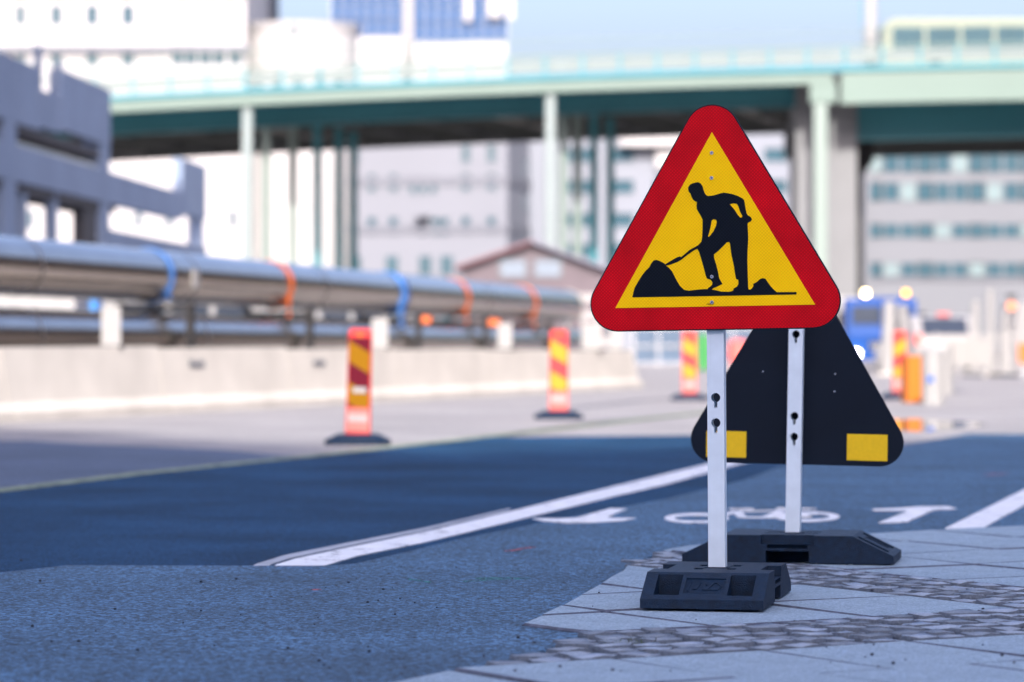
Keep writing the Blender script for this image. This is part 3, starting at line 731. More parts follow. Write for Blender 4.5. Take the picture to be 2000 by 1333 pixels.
MB().box(-.28, .22, 0, .9, 0, .08).build('skid', M['black_steel'], t)
ob = ['orange board on a post between the pipes, left of the wide orange strap', 'orange board on a post between the pipes, left of the thin orange strap', 'orange board on a post between the pipes near their far end']
for lab, u, vc, d, wpx in zip(ob, (437, 826, 964), (594, 617, 628), (70, 84, 90), (30, 30, 24)):
    t = thing('orange_board', lab, 'marker board', (X(u, d), d, Z_OLD), 0, 'orange boards standing behind the pipes')
    zc = Z(vc, d)-Z_OLD; r = wpx*d/F/2
    MB().prism([rect(0, zc, 2*r, 2.2*r)], -.02, .02).build('board', M['orange_plastic'], t, bevel=.006)
    MB().box(-.03, .03, .02, .06, 0, zc).build('post', M['steel'], t); MB().box(-.25, .25, -.2, .2, 0, .06).build('foot', M['rubber'], t)
vans = ['white parked van seen in the gap between the pipes, left of the broad blue tarpaulin', 'second white van glimpsed between the pipes, left of the wide orange strap']
for lab, u, d in ((vans[0], 660, 88), (vans[1], 380, 66), ('pale van with dark windows at the right picture edge, behind the white fence', 2112, 92)):
    t = thing('parked_van', lab, 'van', (X(u, d), d, Z_OLD), R(8), 'white vans parked on the site')
    MB().prism([[(-1.9, .35), (1.9, .35), (1.95, .9), (1.75, 1.15), (1.2, 1.85), (-1.85, 1.9), (-1.95, 1.0)]], 0, 1.6).build('body', M['car_white'], t, bevel=.08)
    for x0, x1 in ((-1.5, -.6), (-.45, .3), (.42, 1.15)): MB().box(x0, x1, -.012, 0, 1.2, 1.62).build('window', M['car_glass'], t)
    for x0 in (-1.2, 1.25): MB().cyl((x0, -.02, .34), (x0, .2, .34), .34, n=20).build('wheel', M['tyre'], t)
    MB().box(1.84, 1.9, -.015, .3, .85, 1.0).build('headlight', M['steel'], t)

# ------------------------------------------------------------------ parking deck at the left
gx1, gy1 = X(403, 105), 105.0; gd = Vector((.047, 1.0)).normalized()
gr = thing('parking_deck', 'grey concrete parking deck with open storeys at the left', 'building', (gx1, gy1, Z_OLD), math.atan2(gd.y, gd.x))
# local x runs along the wall away from the viewer (0 = far end), local y points left, away from the road
def gxs(u):   # local x of a wall point seen at photo column u
    k = (u-1000)/F; s = (gx1-k*gy1)/(k*gd.y-gd.x); return s
def gpart(name, u0, u1, z0, z1, y0, y1, m, bev=0):
    return MB().box(gxs(u0), gxs(u1), y0, y1, z0-Z_OLD, z1-Z_OLD).build(name, m, gr)
gc = M['garage']
gpart('upper_wall', -160, 78, 5.75, 7.2, 0, .3, gc); gpart('upper_wall', 79, 118, 5.85, 6.72, .02, .3, gc); gpart('upper_wall', 119, 216, 5.95, 7.42, 0, .3, gc)
gpart('wall_rib', 76, 81, 5.8, 7.75, -.02, .12, gc); gpart('wall_rib', 118, 121, 5.9, 7.6, -.02, .12, gc); gpart('wall_rib', 40, 44, 5.72, 7.2, -.015, .0, gc)
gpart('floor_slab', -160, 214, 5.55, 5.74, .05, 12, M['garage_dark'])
gpart('ledge_wall', -160, 355, 4.42, 5.25, 0, .3, gc); gpart('end_block', 356, 403, 4.62, 6.32, .0, .3, gc)
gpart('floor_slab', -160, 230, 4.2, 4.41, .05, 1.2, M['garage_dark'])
gpart('column', 8, 34, 3.0, 5.8, .02, .4, gc); gpart('column', 198, 216, 3.0, 6.0, .02, .5, gc); gpart('column', 391, 400, 3.0, 4.7, .02, .4, gc)
gpart('column', 110, 117, 3.0, 4.42, .05, .3, gc); gpart('column', 50, 57, 3.0, 4.42, .05, .3, gc); gpart('column', -90, -70, 0, 5.8, .02, .4, gc)
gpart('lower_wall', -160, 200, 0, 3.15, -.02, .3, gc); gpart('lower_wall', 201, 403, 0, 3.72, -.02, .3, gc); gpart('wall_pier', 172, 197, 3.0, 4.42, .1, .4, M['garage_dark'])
gpart('guard_rail', 34, 198, 5.28, 5.36, .1, .16, M['steel'])
gpart('back_wall', -160, -40, 5.74, 7.2, 8, 8.3, gc)

# ------------------------------------------------------------------ road bridge
BY = 128.0
def zc(x): return 11.015+.0385*x-.00052*x*x
br = thing('road_bridge', 'mint green steel road bridge crossing the whole scene on thin columns', 'bridge', (0, BY, Z_OLD))
def zb(x): return zc(x)-Z_OLD
XS = [-34+2*i for i in range(42)]; XL = [x for x in XS if x <= 12]+[12.55]; XR = [12.85]+[x for x in XS if x > 13]
def pr(y0, y1, z0, z1): return [(y0, z0), (y1, z0), (y1, z1), (y0, z1)]
def bp(name, xs, y0, y1, z0, z1, m): return MB().sweepx(xs, zb, pr(y0, y1, z0, z1), 0).build(name, m, br)
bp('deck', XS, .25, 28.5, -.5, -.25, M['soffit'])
bp('edge_cap', XS, -.12, .25, -.20, .0, M['teal'])
bp('edge_beam', XL, .0, .24, -.60, -.202, M['mint']); bp('edge_beam', XR, -.02, .24, -1.40, -.202, M['mint'])
bp('edge_flange', XL, -.06, .30, -.66, -.602, M['mint']); bp('edge_flange', XR, -.08, .30, -1.48, -1.402, M['mint'])
bp('girder', XL, 3.0, 3.2, -1.30, -.5, M['teal']); bp('girder_flange', XL, 2.85, 3.35, -1.36, -1.30, M['teal'])
bp('girder', XR, 3.0, 3.2, -2.68, -.5, M['teal']); bp('girder_flange', XR, 2.8, 3.4, -2.76, -2.68, M['teal'])
for y in (9, 15, 21, 26.6):
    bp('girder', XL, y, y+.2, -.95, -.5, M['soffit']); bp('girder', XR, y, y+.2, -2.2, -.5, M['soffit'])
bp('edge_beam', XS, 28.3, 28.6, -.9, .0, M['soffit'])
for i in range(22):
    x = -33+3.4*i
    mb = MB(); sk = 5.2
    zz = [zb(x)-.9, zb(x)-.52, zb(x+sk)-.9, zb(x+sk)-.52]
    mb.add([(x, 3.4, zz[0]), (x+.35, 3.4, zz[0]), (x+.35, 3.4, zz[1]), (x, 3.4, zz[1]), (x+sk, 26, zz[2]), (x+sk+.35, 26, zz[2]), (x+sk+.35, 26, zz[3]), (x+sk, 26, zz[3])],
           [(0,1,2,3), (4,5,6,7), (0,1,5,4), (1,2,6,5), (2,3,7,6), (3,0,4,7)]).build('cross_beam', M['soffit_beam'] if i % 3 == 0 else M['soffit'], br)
for cols_, lowz in (((( 483, 0.35), (520, 3.1), (572, 6.1), (620, 9.1), (662, 12.1), (690, 15.1)), 0), (((1075, .35), (1100, 3.6), (1128, 6.6), (1160, 9.6), (1192, 12.6)), 0)):
    for k, (u, dy) in enumerate(cols_):
        x = X(u, BY+dy); top = zb(x)-(.66 if k == 0 else 1.36 if k == 1 else .95)
        MB().cyl((x, dy, 0), (x, dy, top), .21 if k == 0 else .18, n=20)  .build('column', M['column_paint'] if 0 < k < 3 else M['teal'] if k else M['column_sunlit'], br, smooth=True)  # one paint, toned by light: pale sunlit front, teal for the shaded rear
x0, x1 = X(1553, 131), X(1672, 131)
MB().box(x0, x1, 2.6, 5.6, 0, zb(12)-.5).build('concrete_pier', M['pillar_concrete'], br, bevel=.05)
x = X(1603, BY); MB().box(x-.26, x+.26, .02, .5, 0, zb(12)-.66)  .build('column', M['column_paint'], br, bevel=.03)
MB().box(x-.42, x+.62, -.03, .6, zb(12)-1.40, zb(12)-.65).build('column_head', M['mint'], br)
x = X(1684, 133); MB().box(x-.17, x+.17, 6.6, 7.0, 0, zb(14)-.6).build('drain_pipe', M['black_steel'], br)
x = X(1698, 133); MB().prism([[(x-.2, 7.4), (x+.35, 8.1), (x+.35, 9.6), (x-.2, 9.6)]], 6.5, 7.0).build('bracket', M['black_steel'], br)
# railing: posts, panels and the fence of fine bars
posts = [X(186+73.2*i, BY) for i in range(-1, 28)]
for i, x in enumerate(posts): MB().box(x-.05, x+.05, -.06, .02, zb(x)-.02, zb(x)+.72).build('rail_post', M['teal'], br)
for a, b in zip(posts[:-1], posts[1:]):
    MB().add([(a+.07, .03, zb(a)+.10), (b-.07, .03, zb(b)+.10), (b-.07, .03, zb(b)+.62), (a+.07, .03, zb(a)+.62),
              (a+.07, .05, zb(a)+.10), (b-.07, .05, zb(b)+.10), (b-.07, .05, zb(b)+.62), (a+.07, .05, zb(a)+.62)],
             [(3,2,1,0), (4,5,6,7), (0,1,5,4), (1,2,6,5), (2,3,7,6), (3,0,4,7)]).build('rail_panel', M['rail_panel'], br)
bp('hand_rail', XS, -.05, .03, .70, .78, M['mint']); bp('hand_rail', XS, -.02, .02, 1.42, 1.46, M['mint'])
fb = MB(); x = -22.0
while x < 22:
    fb.box(x-.008, x+.008, -.008, .008, zb(x)+.78, zb(x)+1.42); x += .14
o = fb.build('fence_bars', M['mint'], br, kind='stuff')
for lab, u, rr, vtop in (('pale lamp column rising from the bridge in front of the glass towers', 796, .19, -200), ('thick pale mast on the bridge just left of the bus', 1700, .26, -200)):
    t = thing('lamp_column', lab, 'lamp column', (X(u, 128.9), 128.9, zc(X(u, 128.9))-.25), 0, 'lamp columns on the bridge')
    MB().cyl((0, 0, 0), (0, 0, 6.5), rr, rr*.85, n=18).build('mast', M['white_plastic'], t, smooth=True)
    MB().cyl((0, 0, 0), (0, 0, .25), rr*1.5, n=18).build('base', M['teal'], t)
    MB().box(-1.2, .1, -.12, .12, 6.5, 6.62).build('lamp_head', M['steel'], t)
    if u > 1000: MB().box(-.34, -.262, -.1, .1, 1.9, 4.5).build('cabinet', mat('blue cabinet', (.10,.26,.45), .5), t)
# bus on the bridge
d = 134.0; xb = X(1722, d); zb0 = zc(xb)-.25
bus = thing('city_bus', 'pale green city bus driving on the bridge at the top right', 'bus', (xb, d, zb0))
MB().prism([[(0, .3), (12, .3), (12, 2.55), (11.9, 2.62), (.4, 2.62), (.1, 2.45), (-.02, 1.3)]], 0, 2.4).build('body', mat('bus paint', (.22,.25,.19), .35, coat=.4, var=.03), bus, bevel=.08)
for k in range(8): MB().box(.45+1.42*k, 1.72+1.42*k, -.02, .0, 1.05, 2.3).build('window', M['glass'], bus)
MB().box(-.04, .02, .2, 2.2, 1.1, 2.3).build('windscreen', M['glass'], bus)
for x in (2.2, 9.2): MB().cyl((x, -.02, .45), (x, .25, .45), .45, n=20).build('wheel', M['tyre'], bus)
MB().box(.5, 11.5, .1, 2.3, 2.62, 2.72).build('roof_rail', M['mint'], bus)

# ------------------------------------------------------------------ buildings behind the bridge
def building(name, label, x0, x1, y, dep, h_, m, rz=0.0, pivot='l'):
    t = thing(name, label, 'building', (x0 if pivot == 'l' else x1, y, Z_OLD), rz, None)
    t['_w'] = x1-x0; w_ = x1-x0
    if pivot == 'l': MB().box(0, w_, 0, dep, 0, h_).build('wall', m, t)
    else: MB().box(-w_, 0, 0, dep, 0, h_).build('wall', m, t)
    del t['_w']; return t
def win_mesh(w_, h_):
    return (MB().prism([rect(0, 0, w_+.16, h_+.16), rect(0, 0, w_, h_)], -.05, .0).mesh('window', M['lilac_wall']), MB().box(-w_/2, w_/2, -.015, .0, -h_/2, h_/2).mesh('pane', M['glass']))
def put_win(t, wm_, x, z, y=0.0):
    f = link('window', wm_[0], t, loc=(x, y, z)); link('pane', wm_[1], f, loc=(0, -.004, 0))
# white building with the round corner tower
d = 200.0; wb = building('white_building', 'large sunlit white building with a round corner tower at the upper left', X(-120, d), X(480, d), d, 18, 26, M['white_wall'])
x0 = X(-120, d); tw = X(580, d)-x0
MB().cyl((tw, 4.5, 0), (tw, 4.5, 19.6), 3.5, n=40).build('tower', M['white_wall'], wb, smooth=True)
MB().cyl((tw, 4.5, 19.6), (tw, 4.5, 20.2), 3.55, 3.75, n=40).build('tower_cornice', M['white_wall'], wb, smooth=True)
MB().cyl((tw, 4.5, 14.3), (tw, 4.5, 14.7), 3.62, n=40).build('tower_band', M['white_wall'], wb, smooth=True)
MB().box(X(480, d)-x0+.01, X(662, d)-x0, 3, 15, 0, 13.5).build('low_wing', M['white_wall'], wb)
MB().box(-.3, X(480, d)-x0+.2, -.4, 0, 18.2, 18.6).build('cornice', M['lilac_wall'], wb)
MB().box(-.3, X(475, d)-x0, -.3, 0, 21.6, 21.9).build('cornice', M['grey_wall'], wb)
wm1 = win_mesh(.6, 1.1)
for k_ in range(-2, 3):
    a_ = R(90+22*k_); f = link('window', wm1[0], wb, loc=(tw-3.51*math.cos(a_), 4.5-3.51*math.sin(a_), 16.6), rot=(0, 0, a_-R(90))); link('pane', wm1[1], f, loc=(0, -.004, 0))
for u in (347, 373, 401, 428, 460): put_win(wb, wm1, X(u, d)-x0, Z(107, d)-Z_OLD)
for u in (40, 110, 180, 250): put_win(wb, wm1, X(u, d)-x0, Z(110, d)-Z_OLD); put_win(wb, wm1, X(u, d)-x0, Z(30, d)-Z_OLD)
for u in (60, 270, 330, 455): put_win(wb, win_mesh(.3, 1.0), X(u, d)-x0, Z(428, d)-Z_OLD, 0 if u < 480 else 3)
MB().box(X(573, d)-x0-.15, X(573, d)-x0+.15, .85, 1.06, Z(70, d)-Z_OLD, Z(46, d)-Z_OLD).build('slit_window', M['glass'], wb)
# glass blocks on top
d = 235.0
def glass_tower(label, u0, u1, vtop, vbot, nx, nz, m=M['blue_glass'], dd=d, base=True):
    t = thing('glass_tower', label, 'building', (X(u0, dd), dd, Z_OLD), 0, 'blue glass towers behind the bridge')
    w_ = X(u1, dd)-X(u0, dd); z1 = Z(vtop, dd)-Z_OLD; z0 = Z(vbot, dd)-Z_OLD
    MB().box(0, w_, 0, 12, 0, z0).build('base_wall', M['white_wall'], t); MB().box(.02, w_-.02, .3, 12, z0, z1).build('core', M['grey_wall'], t)
    px, pz = w_/nx, (z1-z0)/nz
    pm = MB().box(.04, px-.04, .0, .28, .04, pz-.04); pane_me = pm.mesh('pane', m)
    for i in range(nx):
        for j in range(nz): link('pane', pane_me, t, loc=(i*px, 0, z0+j*pz))
    for i in range(nx+1): MB().box(i*px-.05, i*px+.05, -.12, .0, z0, z1).build('mullion', M['white_wall'], t)
    return t
glass_tower('small blue glass block above the white building, left of the round tower', 412, 522, -80, 46, 5, 4)
g2 = glass_tower('wide blue glass tower behind the pale lamp column', 648, 806, -90, 72, 7, 5)
g3 = glass_tower('blue glass tower with white fins at the top centre, right of the lamp column', 808, 990, -60, 82, 8, 4)
for u, w_, vb in ((915, .55, 42), (967, 1.0, 35), (997, .5, 40)):
    MB().box(X(u, d)-X(808, d)-w_/2, X(u, d)-X(808, d)+w_/2, -.6, -.13, Z(vb, d)-Z_OLD, Z(-60, d)-Z_OLD+1).build('fin', M['white_wall'], g3)
MB().box(0, X(960, d)-X(690, d), -2, 0, 0, Z(128, d)-Z_OLD).build('podium', M['white_wall'], g2, loc=(X(700, d)-X(648, d), 0, 0))
# lilac apartment block
d = 184.0; lb = thing('apartment_block', 'pale lilac apartment block with small windows below the middle of the bridge', 'building', (X(991, d), d, Z_OLD), R(-12))
MB().box(-9.2, 0, 0, 14, 0, 13.2).build('wall', M['lilac_wall'], lb)
for z in (3.9, 6.7, 9.4): MB().box(-9.25, .05, -.08, 0, z, z+.45).build('string_course', M['lilac_band'], lb); MB().box(0, .07, .2, 14, z, z+.45).build('string_course', M['lilac_band'], lb)
k = F/d; wm2 = win_mesh(.45, .95)
for v in (355, 440):
    for u in (724, 767, 910, 960): put_win(lb, wm2, (u-991)/k/.978-.0, Z(v, d)-Z_OLD)
for u in (806, 825, 846): put_win(lb, win_mesh(.38, .9), (u-991)/k/.978, Z(360, d)-Z_OLD)
for u in (850, 868): put_win(lb, wm2, (u-991)/k/.978, Z(442, d)-Z_OLD)
for v in (300,): 
    for u in (690, 910, 960): put_win(lb, wm2, (u-991)/k/.978, Z(v, d)-Z_OLD)
for u in (690, 764, 830, 872): MB().box((u-991)/k/.978-.35, (u-991)/k/.978+.35, -.03, 0, .2, Z(500, d)-Z_OLD).build('shop_window', M['glass'], lb)
MB().box((815-991)/k/.978, (840-991)/k/.978, -.9, 0, Z(425, d)-Z_OLD, Z(420, d)-Z_OLD).build('balcony_slab', M['lilac_band'], lb)
MB().box((818-991)/k/.978, (832-991)/k/.978, -.03, 0, Z(458, d)-Z_OLD, Z(426, d)-Z_OLD).build('balcony_door', M['car_glass'], lb)
for v in (320, 390, 460):
    for yy in (5, 10): 
        f = link('window', win_mesh(.9, 1.1)[1], lb, loc=(.012, yy, Z(v, d)-Z_OLD), rot=(0, 0, R(90)))
# pale block behind the sign
d = 190.0; pbk = building('pale_building', 'pale grey building below the bridge, behind the big sign', X(1030, d), X(1560, d), d, 14, 13.4, mat('pale plaster', (.18,.20,.235), .85, var=.04, scale=.2))
xx = X(1030, d); wm3 = win_mesh(1.3, .75)
for v in (303, 365, 430, 490):
    for u in (1130, 1215, 1300, 1405, 1515): put_win(pbk, wm3, X(u, d)-xx, Z(v, d)-Z_OLD)
MB().box(X(1210, d)-xx, X(1340, d)-xx, -1.2, 0, Z(287, d)-Z_OLD, Z(266, d)-Z_OLD).build('canopy', M['white_wall'], pbk)
MB().box(X(1280, d)-xx, X(1320, d)-xx, -.5, 0, Z(330, d)-Z_OLD, Z(290, d)-Z_OLD).build('bay', M['white_wall'], pbk)
# office with ribbon windows at the right
d = 184.0; of = building('office_building', 'grey office building with long ribbon windows below the bridge at the right', X(1690, d), X(2160, d), d, 15, 11.2, M['grey_wall'])
xx = X(1690, d); W_ = X(2160, d)-xx
ribs = [(300, 338), (356, 393), (437, 465), (513, 541)]
for va, vb in ribs:
    z1, z0 = Z(va, d)-Z_OLD, Z(vb, d)-Z_OLD; k_ = 14; px = W_/k_
    for i in range(k_):
        f = MB().prism([rect(px/2, (z0+z1)/2, px-.02, z1-z0), rect(px/2, (z0+z1)/2, px-.14, z1-z0-.1)], -.06, 0).build('window', M['grey_wall'] if i % 3 else M['black_steel'], of, loc=(i*px, 0, 0))
        MB().box(.07, px-.07, -.02, -.004, z0+.05, z1-.05).build('pane', M['glass'] if (i*7+int(va)) % 5 else M['blind'], f)
MB().box(0, W_, -.1, 0, Z(548, d)-Z_OLD, Z(543, d)-Z_OLD).build('sill', M['lilac_band'], of)
MB().box(-.05, .25, -.15, .0, 0, 11.2).build('corner_trim', M['grey_wall'], of)
# brown gabled house
d = 118.0; hs = thing('gabled_house', 'low brown house with a shallow red gable and two white framed windows', 'house', (X(1040, d), d, Z_OLD))
he, hr = Z(520, d)-Z_OLD, Z(474, d)-Z_OLD; wl, wr = X(905, d)-X(1040, d), X(1190, d)-X(1040, d)
MB().prism([[(wl, 0), (wr, 0), (wr, he-.25), (0, hr-.12), (wl, he-.1)]], 0, 8).build('wall', M['brown_wall'], hs)
MB().prism([[(wl-.3, he-.12), (0, hr-.02), (0, hr+.10), (wl-.3, he)]], -.4, 8.3).build('roof', M['red_roof'], hs)
MB().prism([[(wr+.3, he-.30), (0.005, hr-.02), (0.005, hr+.10), (wr+.3, he-.18)]], -.4, 8.3).build('roof', mat('shade toned roof sheet', (.17,.17,.22), .6), hs)  # right slope coloured blue grey to paint in its shade
for u in (1002, 1070):
    x = X(u, d)-X(1040, d); zz = Z(524, d)-Z_OLD
    f = MB().prism([rect(x, zz, 1.04, .68), rect(x, zz, .84, .5)], -.06, 0).build('window', M['grey_wall'], hs)
    MB().box(x-.42, x+.42, -.02, -.004, zz-.25, zz+.25).build('pane', mat('pale pane', (.22,.27,.33), .2), f); MB().box(x-.42, x+.42, -.05, -.021, zz-.03, zz+.03).build('glazing_bar', M['grey_wall'], f)

# ------------------------------------------------------------------ site gate, vehicles and fence at the right
d = 95.0
t = thing('mesh_gate', 'dark blue grey mesh gate beyond the end of the barrier', 'gate', (X(1238, d), d, Z_OLD))
w_ = X(1480, d)-X(1238, d); zt = Z(641, d)-Z_OLD
for i in range(6): MB().box(i*w_/5-.03, i*w_/5+.03, -.03, .03, 0, zt+.05).build('post', M['steel'], t)
for i in range(5):
    MB().box(i*w_/5+.035, (i+1)*w_/5-.035, -.005, .005, .15, zt).build('mesh_panel', M['gate'], t)
for z in (.15, zt*.55, zt): MB().box(0, w_, -.05, -.02, z-.03, z+.03).build('rail', M['steel'], t)
d = 112.0
t = thing('white_fence', 'white rail fence right of the pipe end, below the brown house', 'fence', (X(1108, d), d, Z_OLD))
w_ = X(1200, d)-X(1108, d)
for z in (.6, 1.5, 2.1): MB().box(0, w_, -.03, .03, z, z+.28).build('rail', M['white_plastic'], t)
for i in range(4): MB().box(i*w_/3-.05, i*w_/3+.05, .031, .1, 0, 2.4).build('post', M['white_plastic'], t)
d = 86.0
simple_bin('green_bin', 'green wheeled bin left of the white post of the big sign', 'bin', X(1374, d), d, .34, 1.0, M['green_plastic'])
t = thing('red_barrel', 'coral red barrel seen between the posts of the two signs', 'barrel', (X(1442, d), d, Z_OLD))
MB().cyl((0, 0, 0), (0, 0, .35), .18, .24, n=20).build('body', M['red_body'], t, smooth=True); MB().cyl((0, 0, .351), (0, 0, .80), .30, .26, n=20).build('drum', M['red_body'], t, smooth=True); MB().cyl((0, 0, .80), (0, 0, .86), .27, .12, n=20).build('lid', M['red_body'], t, smooth=True)

def wheel(parent, x, y, z, r, wd):
    o = MB().cyl((0, -wd/2, 0), (0, wd/2, 0), r, n=24).build('wheel', M['tyre'], parent, loc=(x, y, z), smooth=True)
    MB().cyl((0, -wd/2-.01, 0), (0, -wd/2, 0), r*.55, n=16).build('rim', M['steel'], o); return o
d = 91.0
tk = thing('blue_truck', 'blue truck facing the viewer with two lit amber beacons on its roof', 'truck', (X(1722, d), d, Z_OLD), R(-3))
MB().prism([[(-.02, .28), (-.04, .95), (.10, 1.75), (.22, 1.98), (1.7, 2.0), (1.7, .28)]], -.98, .98, axis='x').build('cab', M['truck_blue'], tk, bevel=.05)
MB().prism([[(.0, 1.28), (.085, 1.78), (.07, 1.78), (-.02, 1.28)]], -.82, .82, axis='x').build('windscreen', M['car_glass'], tk)
MB().box(-.02, .02, -.06, .08, 1.28, 1.8).build('windscreen_pillar', M['truck_blue'], tk)
MB().box(-.35, .35, -.085, -.045, .56, .80).build('grille', M['black_steel'], tk)
for z in (.6, .72): MB().box(-.34, .34, -.1, -.086, z-.015, z+.015).build('grille_bar', M['steel'], tk)
MB().box(-1.0, 1.0, -.14, -.0, .26, .46).build('bumper', M['truck_blue'], tk, bevel=.03)
for sx in (-1, 1):
    MB().cyl((sx*.70, -.16, .46), (sx*.70, -.05, .46), .10, n=18).build('headlight', M['lamp_white'] if sx < 0 else M['steel'], tk, smooth=True)
    MB().box(sx*1.12-.09, sx*1.12+.09, -.02, .06, 1.15, 1.62).build('mirror', M['black_steel'], tk)
    wheel(tk, sx*.82, .55, .36, .36, .25).rotation_euler = (0, 0, R(90))
    xo = (-.42, .70)[sx > 0]; b = MB().cyl((xo, .45, 2.0), (xo, .45, 2.06), .12, n=16).build('beacon_base', M['black_steel'], tk)
    MB().cyl((xo, .45, 2.06), (xo, .45, 2.22), .085, .07, n=16).build('beacon', M['lamp_hot'] if sx < 0 else M['lamp_amber'], tk, smooth=True)
MB().box(-.6, .85, .3, .6, 1.99, 2.03).build('sun_visor', M['truck_blue'], tk)
MB().box(-1.15, 1.0, 1.85, 5.6, .55, 2.05).build('cargo_body', M['white_wall'], tk)
MB().box(-.9, .9, 1.7, 5.6, .35, .55).build('chassis', M['black_steel'], tk)
for sx in (-1, 1): wheel(tk, sx*.82, 4.4, .36, .36, .25).rotation_euler = (0, 0, R(90))
d = 85.0
car = thing('white_car', 'white parked car seen from behind beyond the white mesh fence', 'car', (X(1848, d), d, Z_OLD), R(4))
MB().prism([[(0, .3), (4.0, .3), (4.1, .75), (3.2, .95), (2.5, 1.45), (.45, 1.48), (.1, 1.0), (-.03, .7)]], -.86, .86, axis='x').build('body', M['car_white'], car, bevel=.10)
MB().prism([[(.06, 1.0), (.40, 1.40), (.36, 1.41), (.03, 1.01)]], -.6, .6, axis='x').build('rear_window', M['car_glass'], car)
for sx in (-1, 1):
    MB().box(sx*.74-.1, sx*.74+.1, -.04, .2, .74, 1.0).build('tail_light', M['red_body'], car)
    for y in (.7, 3.2): wheel(car, sx*.76, y, .31, .31, .2).rotation_euler = (0, 0, R(90))
    MB().prism([[(.75, .98), (2.6, .98), (2.2, 1.38), (.9, 1.40)]], sx*.862, sx*.866, axis='x').build('side_window', M['car_glass'], car)
MB().box(-.7, .7, -.08, .1, .34, .52).build('bumper', M['car_white'], car, bevel=.03)
MB().box(-.26, .26, -.05, .0, .62, .74).build('number_plate', M['white_plastic'], car)
MB().box(-.16, .16, .35, .5, 1.48, 1.54).build('brake_light', M['red_body'], car)
# white mesh fence
d = 77.0
fn = thing('mesh_fence', 'white mesh site fence standing in front of the white car', 'fence', (X(1828, d), d, Z_OLD))
w_ = X(2040, d)-X(1828, d); zt = Z(655, d)-Z_OLD
nb = 34
bm_ = MB().box(-.011, .011, -.011, .011, .1, zt).mesh('fence_bar', M['white_plastic'])
for i in range(nb): link('fence_bar', bm_, fn, loc=(w_*(i+.5)/nb, 0, 0))
for i in range(4): MB().box(i*w_/3-.03, i*w_/3+.03, -.04, .03, 0, zt+.06).build('fence_post', M['white_plastic'], fn); MB().box(i*w_/3-.2, i*w_/3+.2, -.3, .3, 0, .05).build('fence_foot', M['rubber'] if i else M['concrete'], fn)
for z in (.1, zt): MB().box(0, w_, -.02, .02, z-.02, z+.02).build('fence_rail', M['white_plastic'], fn)
MB().box(X(1935, d)-X(1828, d), X(1990, d)-X(1828, d), .05, .4, 0, .12).build('ballast_block', M['black_steel'], fn)
MB().box(X(1840, d)-X(1828, d), X(1935, d)-X(1828, d), .03, .05, .25, zt-.1).build('tarpaulin', M['white_plastic'], fn)
# white tubes, poles, box and bin
tubes = [('thick white tube standing right behind the striped panel on the right', 1737, 30, 588, 80, .02), ('thinner white tube beside the thick one behind the right striped panel', 1763, 19, 595, 80.6, -.05),
         ('white pole at the left end of the white mesh fence', 1905, 17, 588, 78.4, 0), ('tallest white pole rising above the white mesh fence', 1934, 16, 566, 78.8, 0), ('white cone topped pole near the right picture edge', 1963, 22, 605, 79.5, 0)]
for lab, u, wpx, vt, d, tl in tubes:
    t = thing('white_pole', lab, 'pole', (X(u, d), d, Z_OLD), 0, 'white poles on the site at the right')
    r = wpx*d/F/2; ht = Z(vt, d)-Z_OLD
    MB().cyl((-tl*ht, 0, .05), (tl*ht*.2, 0, ht), r, r*(.8 if u != 1963 else .45), n=16).build('tube', M['white_plastic'], t, smooth=True)
    MB().cyl((-tl*ht, 0, 0), (-tl*ht, 0, .06), r*1.8, n=16).build('foot', M['concrete'], t)
d = 81
t = thing('warning_lamp', 'orange warning lamp on a thin pole at the right edge', 'warning lamp', (X(1975, d), d, Z_OLD))
MB().cyl((0, 0, 0), (0, 0, Z(612, d)-Z_OLD), .03, n=10).build('pole', M['steel'], t)
MB().cyl((0, -.05, Z(598, d)-Z_OLD), (0, .05, Z(598, d)-Z_OLD), .11, n=18).build('lens', mat('orange lens', (.85,.28,.12), .4), t)
MB().box(-.12, .12, -.03, .03, Z(582, d)-Z_OLD, Z(575, d)-Z_OLD).build('hood', M['black_steel'], t); MB().box(-.02, .02, -.02, .02, Z(612, d)-Z_OLD, Z(580, d)-Z_OLD).build('bracket', M['black_steel'], t)
d = 73
t = thing('red_marker', 'bright orange red marker panel cut by the right picture edge', 'marker board', (X(2000, d), d, Z_OLD))
MB().box(-.12, .2, -.03, .03, Z(709, d)-Z_OLD, Z(671, d)-Z_OLD).build('panel', M['orange_plastic'], t); MB().box(-.03, .05, .031, .06, 0, Z(671, d)-Z_OLD).build('post', M['steel'], t)
x, y = G(1787, 787, Z_OLD)
t = thing('amber_box', 'tall amber plastic box beside the right striped panel', 'box', (x, y, Z_OLD), R(8))
MB().box(-.145, .145, -.1, .25, 0, Z(698, y)-Z_OLD).build('body', M['amber_plastic'], t, bevel=.01); MB().box(-.15, .15, -.105, .255, Z(698, y)-Z_OLD+.001, Z(695, y)-Z_OLD).build('lid', M['amber_plastic'], t)
x, y = G(1822, 791, Z_OLD)
t = thing('white_bin', 'white round bin with a small blue label, right of the amber box', 'bin', (x, y, Z_OLD))
hb = Z(690, y)-Z_OLD
MB().cyl((0, 0, 0), (0, 0, hb), .16, .165, n=24).build('body', M['white_plastic'], t, smooth=True)
MB().cyl((0, 0, hb), (0, 0, hb+.07), .175, .12, n=24).build('lid', M['white_plastic'], t, smooth=True)
MB().box(-.10, -.01, -.175, -.15, Z(746, y)-Z_OLD, Z(735, y)-Z_OLD).build('label_tag', mat('blue label', (.01,.09,.42), .5), t)
x, y = G(1838, 772, Z_OLD)
t = thing('white_barrel', 'plain white barrel half hidden behind the white bin', 'barrel', (x, y, Z_OLD))
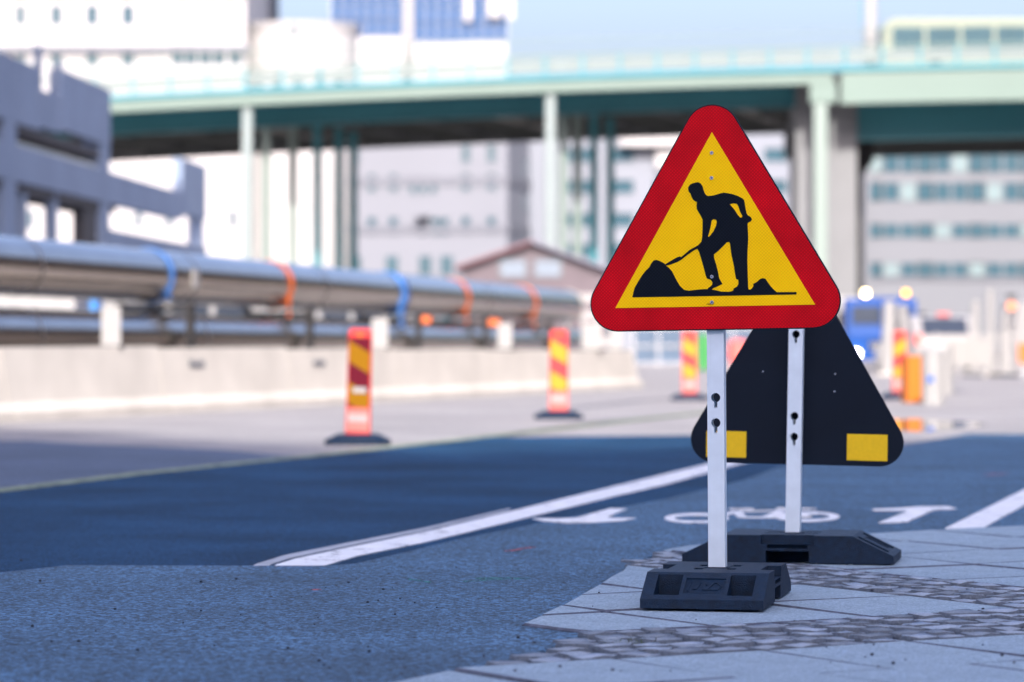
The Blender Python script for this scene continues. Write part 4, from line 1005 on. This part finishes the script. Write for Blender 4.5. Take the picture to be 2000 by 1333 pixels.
MB().cyl((0, 0, 0), (0, 0, .75), .2, n=24).build('body', M['white_plastic'], t, smooth=True); MB().cyl((0, 0, .75), (0, 0, .82), .205, .19, n=24).build('lid', M['white_plastic'], t, smooth=True)
d = 84
t = thing('white_sack', 'bulky white sack in front of the blue truck, left of the white tubes', 'sack', (X(1728, d), d, Z_OLD))
MB().sphere((0, 0, .40), .42, 18, 12, sc=(.62, .6, 1.0)).build('bag', M['white_plastic'], t, smooth=True)
MB().cyl((0, 0, .78), (0, 0, .92), .06, .12, n=12).build('neck', M['white_plastic'], t, smooth=True)
# puddle reflecting the right striped panel
pts = [(1712,826),(1735,820),(1790,818),(1850,822),(1905,824),(1930,830),(1900,835),(1850,840),(1790,843),(1740,840),(1715,834)]
zw = Z_OLD+.004
MB().prism([GL(pts, zw)], Z_OLD-.002, zw, axis='z').build('puddle', M['water'], kind='structure')
# long thin tar seams on the old asphalt
tarm = asphalt('tar seam', (.06,.06,.075), 60, .3, .3, .6, .2)
for l, w_ in ((((760,900),(850,872),(1040,842),(1200,822),(1400,806)), .22), (((1100,800),(1260,782),(1500,768)), .15), (((1560,815),(1660,790),(1760,778),(1880,764)), .18)):
    mark(stroke(GL(l, Z_OLD), w_), Z_OLD+.002, 'tar_seam', tarm, ground, .002)

# ------------------------------------------------------------------ unseen tall building behind the viewer, roofline shaped to the near shade edge
by = -85.0; tn = math.tan(R(SUN_EL)); hh = lambda y: (y+2.6-by)*tn
bb = thing('unseen_rear_building', 'unseen long stone building behind the viewer, roofline shaped for the near shade', 'building', (0, by, Z_OLD))
MB().prism([[(-70, 0), (70, 0), (70, hh(34)), (12, hh(33)), (4.4, hh(28.4)), (3.6, hh(27.9)), (3.59, hh(28.9)), (2.9, hh(28.7)), (2.89, hh(27.2)), (1.2, hh(25.8)), (.6, hh(24.9)), (.59, hh(26.0)), (.0, hh(26.0)), (-.01, hh(24.7)), (-.9, hh(24.7)), (-1.64, hh(26.3)), (-1.65, hh(27.3)), (-2.3, hh(27.5)), (-2.31, hh(27.3)), (-3.15, hh(28.8)), (-3.9, hh(29.7)), (-3.91, hh(31.0)), (-4.6, hh(31.2)), (-5, hh(31.6)), (-9, hh(38)), (-70, hh(40))]], -14, 0).build('wall', M['behind_wall'], bb)
wme = MB().box(-.7, .7, -.0, .05, -.9, .9).mesh('window', M['glass'])
for i in range(-9, 10):
    for j in range(6): link('window', wme, bb, loc=(i*3.2, .0, 3+3.6*j))

rb = thing('brick_building', 'brown brick building along the right side of the street', 'building', (27, 0, Z_OLD))
MB().box(0, 14, 15, 118, 0, 15).build('wall', mat('brown brick facade', (.16,.115,.085), .85, var=.15, scale=.4), rb)
MB().box(-.3, 14.3, 14.7, 118.3, 15, 15.5).build('cornice', M['soffit_beam'], rb)
wme2 = MB().box(-.05, .0, -.7, .7, -1.0, 1.0).mesh('window', M['glass'])
for i in range(26):
    for j in range(4): link('window', wme2, rb, loc=(0, 19+3.8*i, 2.6+3.5*j))

lb2 = thing('shade_block', 'unseen tall grey block, added to shade the parking deck', 'building', (-10.0, 41, Z_OLD))  # unseen block, added to keep the sun off the parking deck
MB().box(-24, 0, 0, 19, 0, 30).build('wall', M['grey_wall'], lb2); MB().box(-24.2, .12, -.12, 19.12, 30, 30.4).build('cornice', M['lilac_band'], lb2)
for i in range(4):
    for j in range(7): link('window', wme2, lb2, loc=(.05, 2.6+4.4*i, 3+3.8*j))
